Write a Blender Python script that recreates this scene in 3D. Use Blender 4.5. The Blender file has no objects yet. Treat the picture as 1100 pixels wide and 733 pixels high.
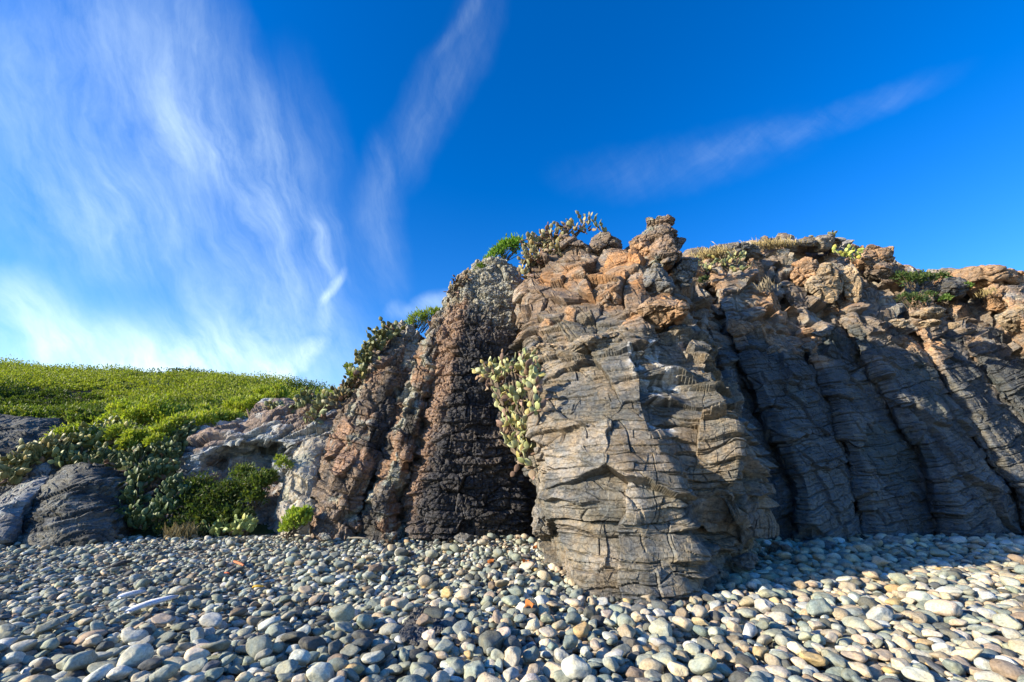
import bpy, math, random
import numpy as np
from mathutils import Matrix, Vector
R = math.radians
C = bpy.context.scene.collection
F32 = np.float32

# ------------------------------------------------------------------ camera, sky, sun, exposure
FPX, PITCH, CAMH = 461.0, R(17.0), 1.5
cam = bpy.data.cameras.new('camera'); cam.sensor_width = 36; cam.lens = FPX/1100*36
cam.clip_end = 2000; cam.clip_start = 0.05
cam_o = bpy.data.objects.new('camera', cam); C.objects.link(cam_o)
cam_o.location = (0, 0, CAMH); cam_o.rotation_euler = (R(90)+PITCH, 0, 0)
sc = bpy.context.scene
sc.camera = cam_o
sc.view_settings.view_transform = 'Standard'; sc.view_settings.look = 'None'
sc.view_settings.gamma = 1; sc.view_settings.use_curve_mapping = False
sc.view_settings.exposure = 1.05
sc.cycles.max_bounces = 5; sc.cycles.diffuse_bounces = 3; sc.cycles.glossy_bounces = 2
sc.cycles.transparent_max_bounces = 4; sc.cycles.transmission_bounces = 2

SUN_EL, SUN_AZ = R(19.5), R(18.5)                # elevation; angle in front of due left
TO_SUN = Vector((-math.cos(SUN_AZ)*math.cos(SUN_EL), -math.sin(SUN_AZ)*math.cos(SUN_EL), math.sin(SUN_EL)))
sun = bpy.data.lights.new('sun', 'SUN'); sun.energy = 4.8; sun.angle = R(0.5); sun.color = (1.0, 0.89, 0.69)
sun_o = bpy.data.objects.new('sun', sun); C.objects.link(sun_o)
sun_o.rotation_euler = TO_SUN.to_track_quat('Z', 'Y').to_euler()

def world_dir(px, py):
    u = (px-550)/FPX; v = (366.5-py)/FPX
    d = np.array([u, math.cos(PITCH)-v*math.sin(PITCH), math.sin(PITCH)+v*math.cos(PITCH)])
    return d/np.linalg.norm(d)

world = bpy.data.worlds.new('World'); sc.world = world; world.use_nodes = True
world.cycles.sampling_method = 'MANUAL'; world.cycles.sample_map_resolution = 256
def build_sky():
    nt = world.node_tree; N = nt.nodes; L = nt.links; N.clear()
    def mth(op, *a, clamp=False):
        n = N.new('ShaderNodeMath'); n.operation = op; n.use_clamp = clamp
        for i, x in enumerate(a):
            if isinstance(x, (int, float)): n.inputs[i].default_value = x
            else: L.new(x, n.inputs[i])
        return n.outputs[0]
    def vm(op, a, b=None, out=0):
        n = N.new('ShaderNodeVectorMath'); n.operation = op
        for i, x in enumerate((a, b)):
            if x is None: continue
            if isinstance(x, (tuple, list)): n.inputs[i].default_value = x
            elif isinstance(x, float): n.inputs['Scale'].default_value = x
            else: L.new(x, n.inputs[i])
        return n.outputs[out]
    out = N.new('ShaderNodeOutputWorld'); bg = N.new('ShaderNodeBackground'); bg.inputs[1].default_value = 0.10
    sky = N.new('ShaderNodeTexSky'); sky.sky_type = 'NISHITA'; sky.sun_disc = False
    sky.sun_elevation = SUN_EL; sky.sun_rotation = math.atan2(TO_SUN.x, TO_SUN.y) % (2*math.pi)
    sky.air_density = 1.0; sky.dust_density = 0.25; sky.ozone_density = 3.2; sky.altitude = 0
    hs = N.new('ShaderNodeHueSaturation'); hs.inputs['Hue'].default_value = 0.515; hs.inputs['Saturation'].default_value = 1.38; hs.inputs['Value'].default_value = 1.4
    L.new(sky.outputs[0], hs.inputs['Color'])
    tc = N.new('ShaderNodeTexCoord'); d = tc.outputs['Generated']
    # direction on a flat chart of the high cloud layer: azimuth and elevation
    sep = N.new('ShaderNodeSeparateXYZ'); L.new(d, sep.inputs[0])
    az = mth('ARCTAN2', sep.outputs[0], sep.outputs[1]); el = mth('ARCSINE', sep.outputs[2])
    cb = N.new('ShaderNodeCombineXYZ'); L.new(az, cb.inputs[0]); L.new(el, cb.inputs[1])
    def noise(vec, scale, det, rough=0.55, dist=0.0):
        n = N.new('ShaderNodeTexNoise'); n.inputs['Scale'].default_value = scale; n.inputs['Detail'].default_value = det
        n.inputs['Roughness'].default_value = rough; n.inputs['Distortion'].default_value = dist; L.new(vec, n.inputs['Vector']); return n
    w = noise(d, 2.2, 4); wv = vm('SUBTRACT', w.outputs['Color'], (0.5, 0.5, 0.5))
    w2 = noise(d, 9.0, 5); wv2 = vm('SUBTRACT', w2.outputs['Color'], (0.5, 0.5, 0.5))
    def scaled(vec, s):
        n = N.new('ShaderNodeVectorMath'); n.operation = 'SCALE'; L.new(vec, n.inputs[0]); n.inputs['Scale'].default_value = s; return n.outputs[0]
    ch = vm('ADD', vm('ADD', cb.outputs[0], scaled(wv, 0.10)), scaled(wv2, 0.05))
    def ae(px, py):
        v = world_dir(px, py); return math.atan2(v[0], v[1]), math.asin(v[2])
    total = None
    # streaks of cirrus: (x0,y0,x1,y1,width px,strength, streak sharpness)
    W = [(30, -20, 130, 330, 85, .24, 1), (60, -60, 260, 200, 60, .20, 0), (170, -60, 330, 250, 80, .30, 1), (110, 150, 380, 350, 130, .28, 1), (300, 60, 350, 330, 90, .16, 1),
         (-60, 20, 220, 230, 200, .14, 0), (-20, 300, 66, 392, 46, .50, 0), (40, 388, 340, 404, 70, .62, 0), (-60, 398, 250, 406, 60, .4, 0), (200, 310, 420, 410, 90, .28, 0),
         (296, 412, 352, 356, 16, .75, 1), (342, 318, 376, 282, 10, .6, 1), (338, 230, 366, 300, 14, .34, 1), (352, 300, 350, 350, 18, .30, 1),
         (395, 220, 535, -30, 65, .12, 1), (470, 60, 520, -10, 22, .12, 1), (408, 150, 426, 330, 46, .17, 1), (418, 325, 445, 335, 20, .26, 0), (440, 335, 500, 312, 22, .32, 0),
         (600, 190, 880, 128, 44, .07, 2), (740, 160, 1010, 82, 22, .11, 2)]
    streak = []
    for ang in (-62, 66, 18):
        m_ = N.new('ShaderNodeMapping'); m_.inputs['Rotation'].default_value = (0, 0, R(-ang)); m_.vector_type = 'POINT'; L.new(ch, m_.inputs[0])
        m2 = N.new('ShaderNodeMapping'); m2.inputs['Scale'].default_value = (3.2, 24, 1); L.new(m_.outputs[0], m2.inputs[0])
        nn = noise(m2.outputs[0], 1.0, 7, .66)
        streak.append(mth('MULTIPLY', mth('SUBTRACT', nn.outputs[0], 0.05), 1.35, clamp=True))
    for (x0, y0, x1, y1, wd, st, sharp) in W:
        a0, e0 = ae(x0, y0); a1, e1 = ae(x1, y1)
        da, de = a1-a0, e1-e0; ln = math.hypot(da, de); k = wd/FPX*math.cos(max(0, (e0+e1)/2))*0.95
        rel = vm('SUBTRACT', ch, (a0, e0, 0))
        t = mth('DIVIDE', vm('DOT_PRODUCT', rel, (da/ln, de/ln, 0), 1), ln)
        s = mth('DIVIDE', vm('DOT_PRODUCT', rel, (-de/ln, da/ln, 0), 1), k)
        tt = mth('DIVIDE', mth('ABSOLUTE', mth('SUBTRACT', t, 0.5)), 0.62)
        fall = mth('SUBTRACT', 1.0, mth('ADD', mth('MULTIPLY', s, s), mth('POWER', tt, 3.0)), clamp=True)
        fall = mth('MULTIPLY', fall, fall)
        if sharp == 2: fall = mth('MULTIPLY', fall, streak[2])
        elif sharp: fall = mth('MULTIPLY', fall, streak[0 if (x1-x0)*(y1-y0) > 0 else 1])
        fall = mth('MULTIPLY', fall, st)
        total = fall if total is None else mth('ADD', total, fall)
    fa = N.new('ShaderNodeMapping'); fa.inputs['Rotation'].default_value = (0, 0, R(55)); L.new(ch, fa.inputs[0])
    fb = N.new('ShaderNodeMapping'); fb.inputs['Scale'].default_value = (3.5, 9, 1); L.new(fa.outputs[0], fb.inputs[0])
    fine = noise(fb.outputs[0], 1.0, 9, .66, .0)
    mod = mth('MULTIPLY', mth('SUBTRACT', fine.outputs[0], 0.22), 2.9)
    mod = mth('MINIMUM', mth('MAXIMUM', mod, 0.18), 1.7)
    total = mth('MULTIPLY', total, mod)
    total = mth('MULTIPLY', total, 0.85, clamp=True)
    mix = N.new('ShaderNodeMix'); mix.data_type = 'RGBA'
    L.new(total, mix.inputs['Factor']); L.new(hs.outputs[0], mix.inputs['A']); mix.inputs['B'].default_value = (5.7, 7.0, 7.3, 1)
    L.new(mix.outputs['Result'], bg.inputs[0]); L.new(bg.outputs[0], out.inputs[0])
build_sky()

# ------------------------------------------------------------------ geometry helpers
cP, sP = math.cos(PITCH), math.sin(PITCH)
def P(px, py, Y=None):                           # a point of the place seen at photo pixel (px,py), at distance Y; None = on the beach
    u = px-550.0; v = 366.5-py
    y = FPX*cP - v*sP; z = FPX*sP + v*cP
    t = (CAMH/-z) if Y is None else Y/y
    return np.array([u*t, y*t, CAMH+z*t])

def h01(ix, iy, iz, s):
    M = np.uint32
    h = (ix.astype(np.int64).astype(M)*M(374761393)) ^ (iy.astype(np.int64).astype(M)*M(668265263)) ^ (iz.astype(np.int64).astype(M)*M(2147483647)) ^ M((s*2654435761) & 0xffffffff)
    h = (h ^ (h >> M(13)))*M(1274126177); h = (h ^ (h >> M(16)))*M(2246822519); h ^= h >> M(15)
    return (h & M(0xffffff)).astype(F32)/F32(0xffffff)
np.seterr(over='ignore')
def vnoise(p, s=0):
    i = np.floor(p); f = (p-i).astype(F32); i = i.astype(np.int64); f = f*f*f*(f*(f*6-15)+10)
    r = 0
    for dx in (0, 1):
        wx = f[:, 0] if dx else 1-f[:, 0]
        for dy in (0, 1):
            wy = wx*(f[:, 1] if dy else 1-f[:, 1])
            for dz in (0, 1):
                r = r + wy*(f[:, 2] if dz else 1-f[:, 2])*h01(i[:, 0]+dx, i[:, 1]+dy, i[:, 2]+dz, s)
    return r*2-1
def fbm(p, octv=4, s=0, g=.5):
    a = 1.0; r = 0
    for k in range(octv):
        r = r + a*vnoise(p*(2.03**k)+k*17.3, s+k*101); a *= g
    return r
def ridged(p, octv=4, s=0):
    a = 1.0; r = 0
    for k in range(octv):
        r = r + a*(1-2*np.abs(vnoise(p*(2.03**k)+k*9.1, s+k*57))); a *= .5
    return r*.5
def voro(p, s=0, jit=.85):
    b = np.floor(p-.5).astype(np.int64)
    n = len(p); f1 = np.full(n, 9., F32); f2 = f1.copy(); cell = np.zeros((n, 3), np.int64); cen = np.zeros((n, 3), F32)
    for dx in (0, 1):
        for dy in (0, 1):
            for dz in (0, 1):
                c = b+np.array([dx, dy, dz])
                q = np.stack([h01(c[:, 0], c[:, 1], c[:, 2], s+k*7+1) for k in range(3)], 1)
                q = c + .5 + (q-.5)*jit
                d = ((p-q)**2).sum(1).astype(F32)
                m = d < f1
                f2 = np.where(m, f1, np.minimum(f2, d)); cell[m] = c[m]; cen[m] = q[m]; f1 = np.where(m, d, f1)
    f1 = np.sqrt(f1); f2 = np.sqrt(f2)
    rnd = h01(cell[:, 0], cell[:, 1], cell[:, 2], s+91)
    tx = h01(cell[:, 0], cell[:, 1], cell[:, 2], s+92)-.5; ty = h01(cell[:, 0], cell[:, 1], cell[:, 2], s+93)-.5; tz = h01(cell[:, 0], cell[:, 1], cell[:, 2], s+94)-.5
    tilt = (p[:, 0]-cen[:, 0])*tx+(p[:, 1]-cen[:, 1])*ty+(p[:, 2]-cen[:, 2])*tz
    return f1, f2, rnd, tilt
def sst(a, b, x):
    t = np.clip((x-a)/(b-a), 0, 1); return t*t*(3-2*t)

MATS = {}
def mesh(name, V, Fq=None, Ft=None, mat=None, col=None, smooth=True, parent=None, link=True):
    """one mesh object from arrays of points, quads and triangles, with a colour per point"""
    me = bpy.data.meshes.new(name)
    V = np.asarray(V, F32); nq = 0 if Fq is None else len(Fq); ntr = 0 if Ft is None else len(Ft)
    me.vertices.add(len(V)); me.vertices.foreach_set('co', V.ravel())
    li = np.concatenate([np.asarray(x, np.int32).ravel() for x in (Fq, Ft) if x is not None and len(x)])
    me.loops.add(len(li)); me.loops.foreach_set('vertex_index', li)
    st = np.concatenate([np.arange(nq)*4, nq*4+np.arange(ntr)*3]).astype(np.int32)
    me.polygons.add(nq+ntr); me.polygons.foreach_set('loop_start', st)
    me.update(calc_edges=True)
    me.polygons.foreach_set('use_smooth', np.full(nq+ntr, smooth, bool))
    if col is not None:
        a = me.color_attributes.new('Col', 'FLOAT_COLOR', 'POINT')
        c4 = np.ones((len(V), 4), F32); c4[:, :3] = col; a.data.foreach_set('color', c4.ravel())
    if mat: me.materials.append(MATS[mat])
    me.validate(); me.update()
    o = bpy.data.objects.new(name, me)
    if link: C.objects.link(o)
    if parent: o.parent = parent
    return o
def tag(o, label=None, cat=None, group=None, kind=None):
    if cat and not kind: kind = 'thing'
    if label: o['label'] = label
    if cat: o['category'] = cat
    if group: o['group'] = group
    if kind: o['kind'] = kind
    return o
def vnormals(V, Q):
    n = np.cross(V[Q[:, 2]]-V[Q[:, 0]], V[Q[:, 3]]-V[Q[:, 1]])
    r = np.zeros_like(V)
    for k in range(3):
        for j in range(4): r[:, k] += np.bincount(Q[:, j], n[:, k], len(V))
    return r/np.maximum(np.linalg.norm(r, axis=1, keepdims=True), 1e-9)

# ------------------------------------------------------------------ materials
def new_mat(name):
    m = bpy.data.materials.new(name); m.use_nodes = True; MATS[name] = m
    nt = m.node_tree; return m, nt, nt.nodes, nt.links, nt.nodes['Principled BSDF']
def noise_node(nt, vec, scale, det=6, rough=.6):
    n = nt.nodes.new('ShaderNodeTexNoise'); n.inputs['Scale'].default_value = scale; n.inputs['Detail'].default_value = det
    n.inputs['Roughness'].default_value = rough; nt.links.new(vec, n.inputs['Vector']); return n
def ramp(nt, fac, stops):
    r = nt.nodes.new('ShaderNodeValToRGB'); e = r.color_ramp.elements
    while len(e) < len(stops): e.new(.5)
    for i, (p, c) in enumerate(stops): e[i].position = p; e[i].color = (c, c, c, 1) if isinstance(c, float) else (*c, 1)
    nt.links.new(fac, r.inputs[0]); return r.outputs[0]
def mul(nt, a, b, f=1.0):
    m = nt.nodes.new('ShaderNodeMix'); m.data_type = 'RGBA'; m.blend_type = 'MULTIPLY'; m.inputs['Factor'].default_value = f
    nt.links.new(a, m.inputs['A']); nt.links.new(b, m.inputs['B']); return m.outputs['Result']
def rock_mat(name, bump=.03, fine=26., crack=(3., 3., 9.), crackd=.5, rough=.86, var=.5, spec=.25):
    m, nt, N, L, b = new_mat(name)
    at = N.new('ShaderNodeAttribute'); at.attribute_name = 'Col'
    g = N.new('ShaderNodeNewGeometry'); pos = g.outputs['Position']
    n1 = noise_node(nt, pos, 1.7, 6); n2 = noise_node(nt, pos, fine, 8, .68); n3 = noise_node(nt, pos, 7.5, 6)
    c = mul(nt, at.outputs['Color'], ramp(nt, n1.outputs[0], [(.3, 1-.5*var), (.7, 1+.5*var)]))
    c = mul(nt, c, ramp(nt, n2.outputs[0], [(.3, 1-var*.75), (.7, 1+var*.75)]))
    tint = ramp(nt, n3.outputs[0], [(.36, (.86, .93, 1.04)), (.64, (1.14, 1.03, .88))])
    c = mul(nt, c, tint)
    L.new(c, b.inputs['Base Color'])
    b.inputs['Roughness'].default_value = rough; b.inputs['Specular IOR Level'].default_value = spec
    mp = N.new('ShaderNodeMapping'); mp.inputs['Scale'].default_value = crack; 
    wv = N.new('ShaderNodeVectorMath'); wv.operation = 'MULTIPLY_ADD'; L.new(n3.outputs['Color'], wv.inputs[0]); wv.inputs[1].default_value = (.16, .16, .16); L.new(pos, wv.inputs[2])
    L.new(wv.outputs[0], mp.inputs[0])
    vo = N.new('ShaderNodeTexVoronoi'); vo.feature = 'DISTANCE_TO_EDGE'; vo.inputs['Scale'].default_value = 1.0; L.new(mp.outputs[0], vo.inputs['Vector'])
    ck = ramp(nt, vo.outputs['Distance'], [(0., 0.), (.05, 1.)])
    add = N.new('ShaderNodeMath'); add.operation = 'MULTIPLY_ADD'; L.new(ck, add.inputs[0]); add.inputs[1].default_value = crackd; L.new(n2.outputs[0], add.inputs[2])
    bp = N.new('ShaderNodeBump'); bp.inputs['Strength'].default_value = 1.0; bp.inputs['Distance'].default_value = bump
    L.new(add.outputs[0], bp.inputs['Height']); L.new(bp.outputs[0], b.inputs['Normal'])
    return m
rock_mat('basalt', .042, 22., (2.0, 2.0, 11.), .35, var=.62)
rock_mat('basalt_rough', .045, 20., (6, 6, 9), .6)
rock_mat('basalt_wall', .028, 22., (2.2, 2.2, 13.), .7, rough=.7, spec=.35)
rock_mat('pale_rock', .03, 14., (1.5, 1.5, 4.), .4)
rock_mat('pebble', .008, 55., (1.3, 1.3, 1.3), .0, rough=.92, var=.45, spec=.12)
rock_mat('earth', .02, 30., (5, 5, 5), .2, rough=.95, spec=.1)
def leaf_mat(name, rough=.55, trans=.35, sub=(1.2, 1.25, .5)):
    m, nt, N, L, b = new_mat(name)
    at = N.new('ShaderNodeAttribute'); at.attribute_name = 'Col'
    L.new(at.outputs['Color'], b.inputs['Base Color']); b.inputs['Roughness'].default_value = rough; b.inputs['Specular IOR Level'].default_value = .3
    tr = N.new('ShaderNodeBsdfTranslucent'); mm = N.new('ShaderNodeMix'); mm.data_type = 'RGBA'; mm.blend_type = 'MULTIPLY'; mm.inputs['Factor'].default_value = 1
    L.new(at.outputs['Color'], mm.inputs['A']); mm.inputs['B'].default_value = (*sub, 1); L.new(mm.outputs['Result'], tr.inputs['Color'])
    ms = N.new('ShaderNodeMixShader'); ms.inputs[0].default_value = trans
    L.new(b.outputs[0], ms.inputs[1]); L.new(tr.outputs[0], ms.inputs[2]); L.new(ms.outputs[0], N['Material Output'].inputs[0])
leaf_mat('leaf'); leaf_mat('pad', .5, .06, (1.1, 1.1, .5)); leaf_mat('dry', .8, .2, (1, .9, .7))

# ------------------------------------------------------------------ rock builder
def spl(A, x):                                   # Catmull-Rom through rows A at fractional rows x
    n = len(A); i = np.clip(np.floor(x).astype(int), 0, n-2); t = (x-i).reshape((-1,)+(1,)*(A.ndim-1))
    a = A[np.clip(i-1, 0, n-1)]; b = A[i]; c = A[i+1]; d = A[np.clip(i+2, 0, n-1)]
    k = .5*((2*b)+(c-a)*t+(2*a-5*b+4*c-d)*t*t+(-a+3*b-3*c+d)*t**3)
    return k*.6+(b*(1-t)+c*t)*.4
def rock(name, label, cat, levels, layers, colfn, back=1.6, res=.02, mat='basalt', group=None, axis=None, rough=(.03, 1.4), cap=.35, round_=2, seed=1, down=.5, backlean=.0, parent=None):
    """a rock lofted through rings of front points (photo column, photo row, distance), closed behind, capped on top, then broken up"""
    W = np.array([[P(*q) for q in lv] for lv in levels])
    lo = W[0].copy(); lo[:, 2] -= down; lo[:, 2] = np.minimum(lo[:, 2], -.35) if down else lo[:, 2]
    if down: W = np.concatenate([lo[None], W])
    # resample the front finely
    hh = np.linalg.norm(np.diff(W, axis=0), axis=2).mean(1)
    rows = []
    for k, h in enumerate(hh):
        r = res*(5 if (k == 0 and down) else 1); n = max(2, int(h/r)); rows.append(k+np.arange(n)/n)
    rows.append(np.array([len(W)-1.])); rows = np.concatenate(rows)
    G = spl(W, rows)
    ww = np.linalg.norm(np.diff(W, axis=1), axis=2).max(0)
    cols = []
    for k, w in enumerate(ww): n = max(2, int(w/res)); cols.append(k+np.arange(n)/n)
    cols.append(np.array([W.shape[1]-1.])); cols = np.concatenate(cols)
    i = np.clip(cols.astype(int), 0, W.shape[1]-2); t = (cols-i)[None, :, None]
    F = G[:, i]*(1-t)+G[:, i+1]*t
    for _ in range(round_*4):                    # ease the corners a little
        F[:, 1:-1] = F[:, 1:-1]*.5+(F[:, :-2]+F[:, 2:])*.25
    # sides and back, coarser
    L_, R_ = F[:, 0], F[:, -1]
    mid = (L_+R_)/2; n = 14
    bk = []
    for a in np.linspace(0, 1, n+2)[1:-1]:
        ang = math.pi*a
        x = mid[:, 0]+(R_[:, 0]-L_[:, 0])/2*math.cos(ang)*1.0; y0 = R_[:, 1]*(1-a)+L_[:, 1]*a
        bk.append(np.stack([x, y0+back*math.sin(ang)**.6, R_[:, 2]*(1-a)+L_[:, 2]*a], 1))
    F = np.concatenate([F, np.stack(bk, 1)], 1)
    nr, nc = F.shape[:2]
    top = F[-1]; cen = top.mean(0)
    nc_cap = max(6, int(np.linalg.norm(top-cen, axis=1).mean()/res/1.5)); caps = []
    for a in np.linspace(0, 1, nc_cap+1)[1:]:
        q = top*(1-a)+cen*a; q = q.copy(); q[:, 2] += cap*math.sin(a*math.pi/2); caps.append(q)
    F = np.concatenate([F, np.array(caps)]); nr = len(F)
    V = F.reshape(-1, 3)
    ii = np.arange(nr*nc).reshape(nr, nc); a = ii[:-1]; b = ii[1:]
    Q = np.stack([a, np.roll(a, -1, 1), np.roll(b, -1, 1), b], -1).reshape(-1, 4)
    V, col = erode(V, Q, layers, colfn, axis, rough, seed)
    o = mesh(name, V, Q, None, mat, col, smooth=False, parent=parent)
    if not parent: tag(o, label, cat, group)
    return o
def erode(V, Q, layers, colfn, axis=None, rough=(.03, 1.4), seed=1):
    N = vnormals(V, Q)
    if axis is None: axis = (0, 0, 1)
    z = np.array(axis, float); z /= np.linalg.norm(z); x = np.cross((0, 1, 0), z); x /= np.linalg.norm(x); y = np.cross(z, x)
    L = V @ np.stack([x, y, z], 1)               # coordinates along the column
    wp = np.stack([fbm(V*1.1+5, 3, seed+11), fbm(V*1.1+9, 3, seed+12), fbm(V*1.1+13, 3, seed+13)], 1)
    wf = np.stack([vnoise(V*6+5, seed+14), vnoise(V*6+9, seed+15), vnoise(V*6+13, seed+16)], 1)
    D = rough[0]*fbm(V*rough[1], 4, seed+3)
    info = {'L': L}
    for k, ly in enumerate(layers):
        if 'ledge' in ly:                        # beds that overhang: each sticks out at its foot and falls back upward
            h = ly['ledge']; t = (L[:, 2]+ly.get('shear', 0)*L[:, 0]+ly.get('warp', .1)*wp[:, 0]+.02*wf[:, 0])/h+seed*.37
            cl = np.floor(t).astype(np.int64); zz = cl*0
            jb = lambda c: c+.7*(h01(c, zz, zz, seed+5)-.5)
            cl = np.where(t < jb(cl), cl-1, cl); cl = np.where(t >= jb(cl+1), cl+1, cl); lo = jb(cl); fr = (t-lo)/np.maximum(jb(cl+1)-lo, .1)
            am = np.clip(vnoise(np.stack([L[:, 0]/ly.get('len', 1.)+cl*3.7, L[:, 1]/ly.get('len', 1.), cl*1.0], 1), seed+6)*1.3+.35, 0, 1.2)
            m = ly['mask'](V, N, L) if 'mask' in ly else 1.
            D = D+m*am*(ly['amp']*(1-fr)-ly.get('crack', .03)*(1-sst(0, ly.get('cw', .02)/h, np.minimum(fr, 1-fr)))); info[k] = am; continue
        if 'brick' in ly:                        # beds cut by upright joints into blocks
            h, w = ly['brick']; wb = ly.get('warp', .04)
            t = (L[:, 2]+ly.get('shear', 0)*L[:, 0]+wb*wp[:, 0]+.006*wf[:, 0])/h+seed*.73+k*5.1
            cl = np.floor(t).astype(np.int64); zz = cl*0; S_ = seed+k*13
            jb = lambda c: c+.75*(h01(c, zz, zz, S_+5)-.5)
            cl = np.where(t < jb(cl), cl-1, cl); cl = np.where(t >= jb(cl+1), cl+1, cl); lo = jb(cl); hi = jb(cl+1); fr = (t-lo)/np.maximum(hi-lo, .05)
            ez = np.minimum(t-lo, hi-t)*h; up_ = (hi-t) < (t-lo)
            q = h01(cl, zz, zz, S_+8)
            u = (L[:, 0]+.55*L[:, 1]+wb*wp[:, 1]+.006*wf[:, 1])/(w*(.6+.9*q))+q*31+(q-.5)*.7*fr
            cu = np.floor(u).astype(np.int64); ju = lambda c: c+.75*(h01(c, cl, zz, S_+6)-.5)
            cu = np.where(u < ju(cu), cu-1, cu); cu = np.where(u >= ju(cu+1), cu+1, cu); lu = ju(cu); hu = ju(cu+1); fu = (u-lu)/np.maximum(hu-lu, .05)
            ex = np.minimum(u-lu, hu-u)*w; right = (hu-u) < (u-lu)
            has = h01(cu+right, cl, zz, S_+7) > ly.get('miss', .4)
            r = h01(cu, cl, zz, S_+9); r2 = h01(cu, cl, zz, S_+10)-.5; r3 = h01(cu, cl, zz, S_+11)-.5
            cw = ly.get('cw', .02); along = np.clip(vnoise(L/np.array([w, w, h])*.9+7, S_+1)*1.4+.55, .05, 1.1)
            bz = h01(cl+up_, zz, zz, S_+12)*.8+.35
            cr = np.maximum((1-sst(0, cw, ez))*along*bz, (1-sst(0, cw, ex))*has*ly.get('vj', .8))
            m = ly['mask'](V, N, L) if 'mask' in ly else 1.
            D = D+m*(ly['amp']*(r-.5)*2*np.where(r > .8, 1.3, .7)+ly.get('tilt', 0)*2*(r2*(fu-.5)+r3*(fr-.5))-ly.get('crack', .03)*cr); info[k] = r; continue
        s = np.array(ly['s'], float)
        p = (L+wp*min(ly.get('warp', .05), .06)*s.mean()+wf*.03*min(s))/s
        if ly.get('shear'): p[:, 2] += ly['shear']*L[:, 0]
        f1, f2, rnd, tilt = voro(p, seed*31+k*7+2)
        e = (f2-f1)*min(s)                       # about twice the metres to the nearest crack
        m = ly['mask'](V, N, L) if 'mask' in ly else 1.
        d = ly['amp']*(rnd-.5)*2 + ly.get('tilt', 0)*tilt*2
        if ly.get('lump'): d = d+ly['lump']*(1-np.clip(f1/.75, 0, 1)**2)
        w = ly.get('cw', .03)
        gap = h01(np.floor(p[:, 0]*.5).astype(np.int64), np.floor(p[:, 1]*.5).astype(np.int64), np.floor(p[:, 2]*1.5).astype(np.int64), seed+77)
        d = d-ly.get('crack', .03)*(1-sst(0, w, e))*(.35+.65*np.clip(vnoise(L/s*.8+3, seed+78)+.6, 0, 1))
        D = D+d*m; info[k] = rnd
    V2 = V+N*D[:, None]
    return V2, np.clip(colfn(V, N, info, D), .005, .9)
def mixc(a, b, t): t = np.clip(t, 0, 1)[:, None]; return a*(1-t)+b*t
def c3(*c): return np.array(c, F32)[None, :]

def col_basalt(base, warm, wl=.0, top=None, topz=6., lichen=0., dark=None, darkl=0., guano=None):
    base, warm = c3(*base), c3(*warm)
    def f(V, N, I, D):
        n = fbm(V*.9+3, 4, 5); r = I.get(0, np.zeros(len(V)))
        c = mixc(np.repeat(base, len(V), 0), warm, sst(-.35, .5, n+(r-.5)*.8+wl))
        if top: c = mixc(c, c3(*top), sst(topz-.7, topz+.5, V[:, 2]+(r-.5)*1.2+n*.5)*.85)
        if lichen:
            l = fbm(V*2.2+31, 5, 9); c = mixc(c, c3(.34, .35, .29), sst(.05, .45, l+lichen-.5+N[:, 2]*.25)*.75)
        if dark: c = mixc(c, c3(*dark), sst(-.1, .35, fbm(V*np.array([1.4, 1.4, .7])+51, 4, 6)+darkl))
        if guano is not None: c = mixc(c, c3(.72, .70, .66), guano(V))
        c = c*(1+.22*(r-.5))[:, None]
        return c
    return f

# ------------------------------------------------------------------ ground: shingle bed, hill, headland
def terrain_z(x, y):
    """the land behind the beach: bank, terrace and grassy hill on the left, headland behind the cliff"""
    p = np.stack([x*.08, y*.08, x*0], 1); n = fbm(p, 4, 21)
    s = sst(-8.5, -2.5, x)                        # 0 = open hillside, 1 = behind the cliff
    y0 = 12.4
    bank = np.interp(y, [y0-1, y0+.3, y0+4, y0+8, y0+10, 23.5, 33, 40, 55, 200], [-.6, 0, 1.7, 3.9, 4.3, 4.35, 9.0, 11.3, 11.6, 6])
    crest = np.interp(x, [-80, -49, -31, -17, -5, 10], [.95, .88, .79, .60, .55, .55])
    bank = np.where(y > y0+6, 3.2+(bank-3.2)*np.interp(y, [y0+6, 30, 40], [0, 1, 1])*crest+(bank-3.2)*(1-np.interp(y, [y0+6, 30, 40], [0, 1, 1])), bank)
    head = np.interp(y, [14.2, 15.2, 18, 40, 200], [-.6, 5.4, 6.4, 5.5, 4])
    z = bank*(1-s)+head*s
    return z+n*np.clip((y-15)/12, 0, 1)*.7
def grid_sheet(name, xs, ys, zf, mat, colf, kind='structure'):
    X, Y = np.meshgrid(xs, ys); x = X.ravel(); y = Y.ravel(); z = zf(x, y); V = np.stack([x, y, z], 1)
    ii = np.arange(len(V)).reshape(X.shape); Q = np.stack([ii[:-1, :-1], ii[:-1, 1:], ii[1:, 1:], ii[1:, :-1]], -1).reshape(-1, 4)
    o = mesh(name, V, Q, None, mat, colf(V)); tag(o, kind=kind); return o
def beach_z(x, y):
    p = np.stack([x*.5, y*.5, x*0], 1)
    return -.12+.05*vnoise(p, 3)+.05*vnoise(p*.35, 4)
grid_sheet('ground', np.concatenate([[-900, -300, -100, -40], np.linspace(-25, 25, 251), [40, 100, 300, 900]]),
           np.concatenate([[-300, -60, -15], np.linspace(-4, 14, 91), [16, 40, 200, 900]]), beach_z, 'earth',
           lambda V: np.repeat(c3(.10, .095, .085), len(V), 0))
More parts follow.
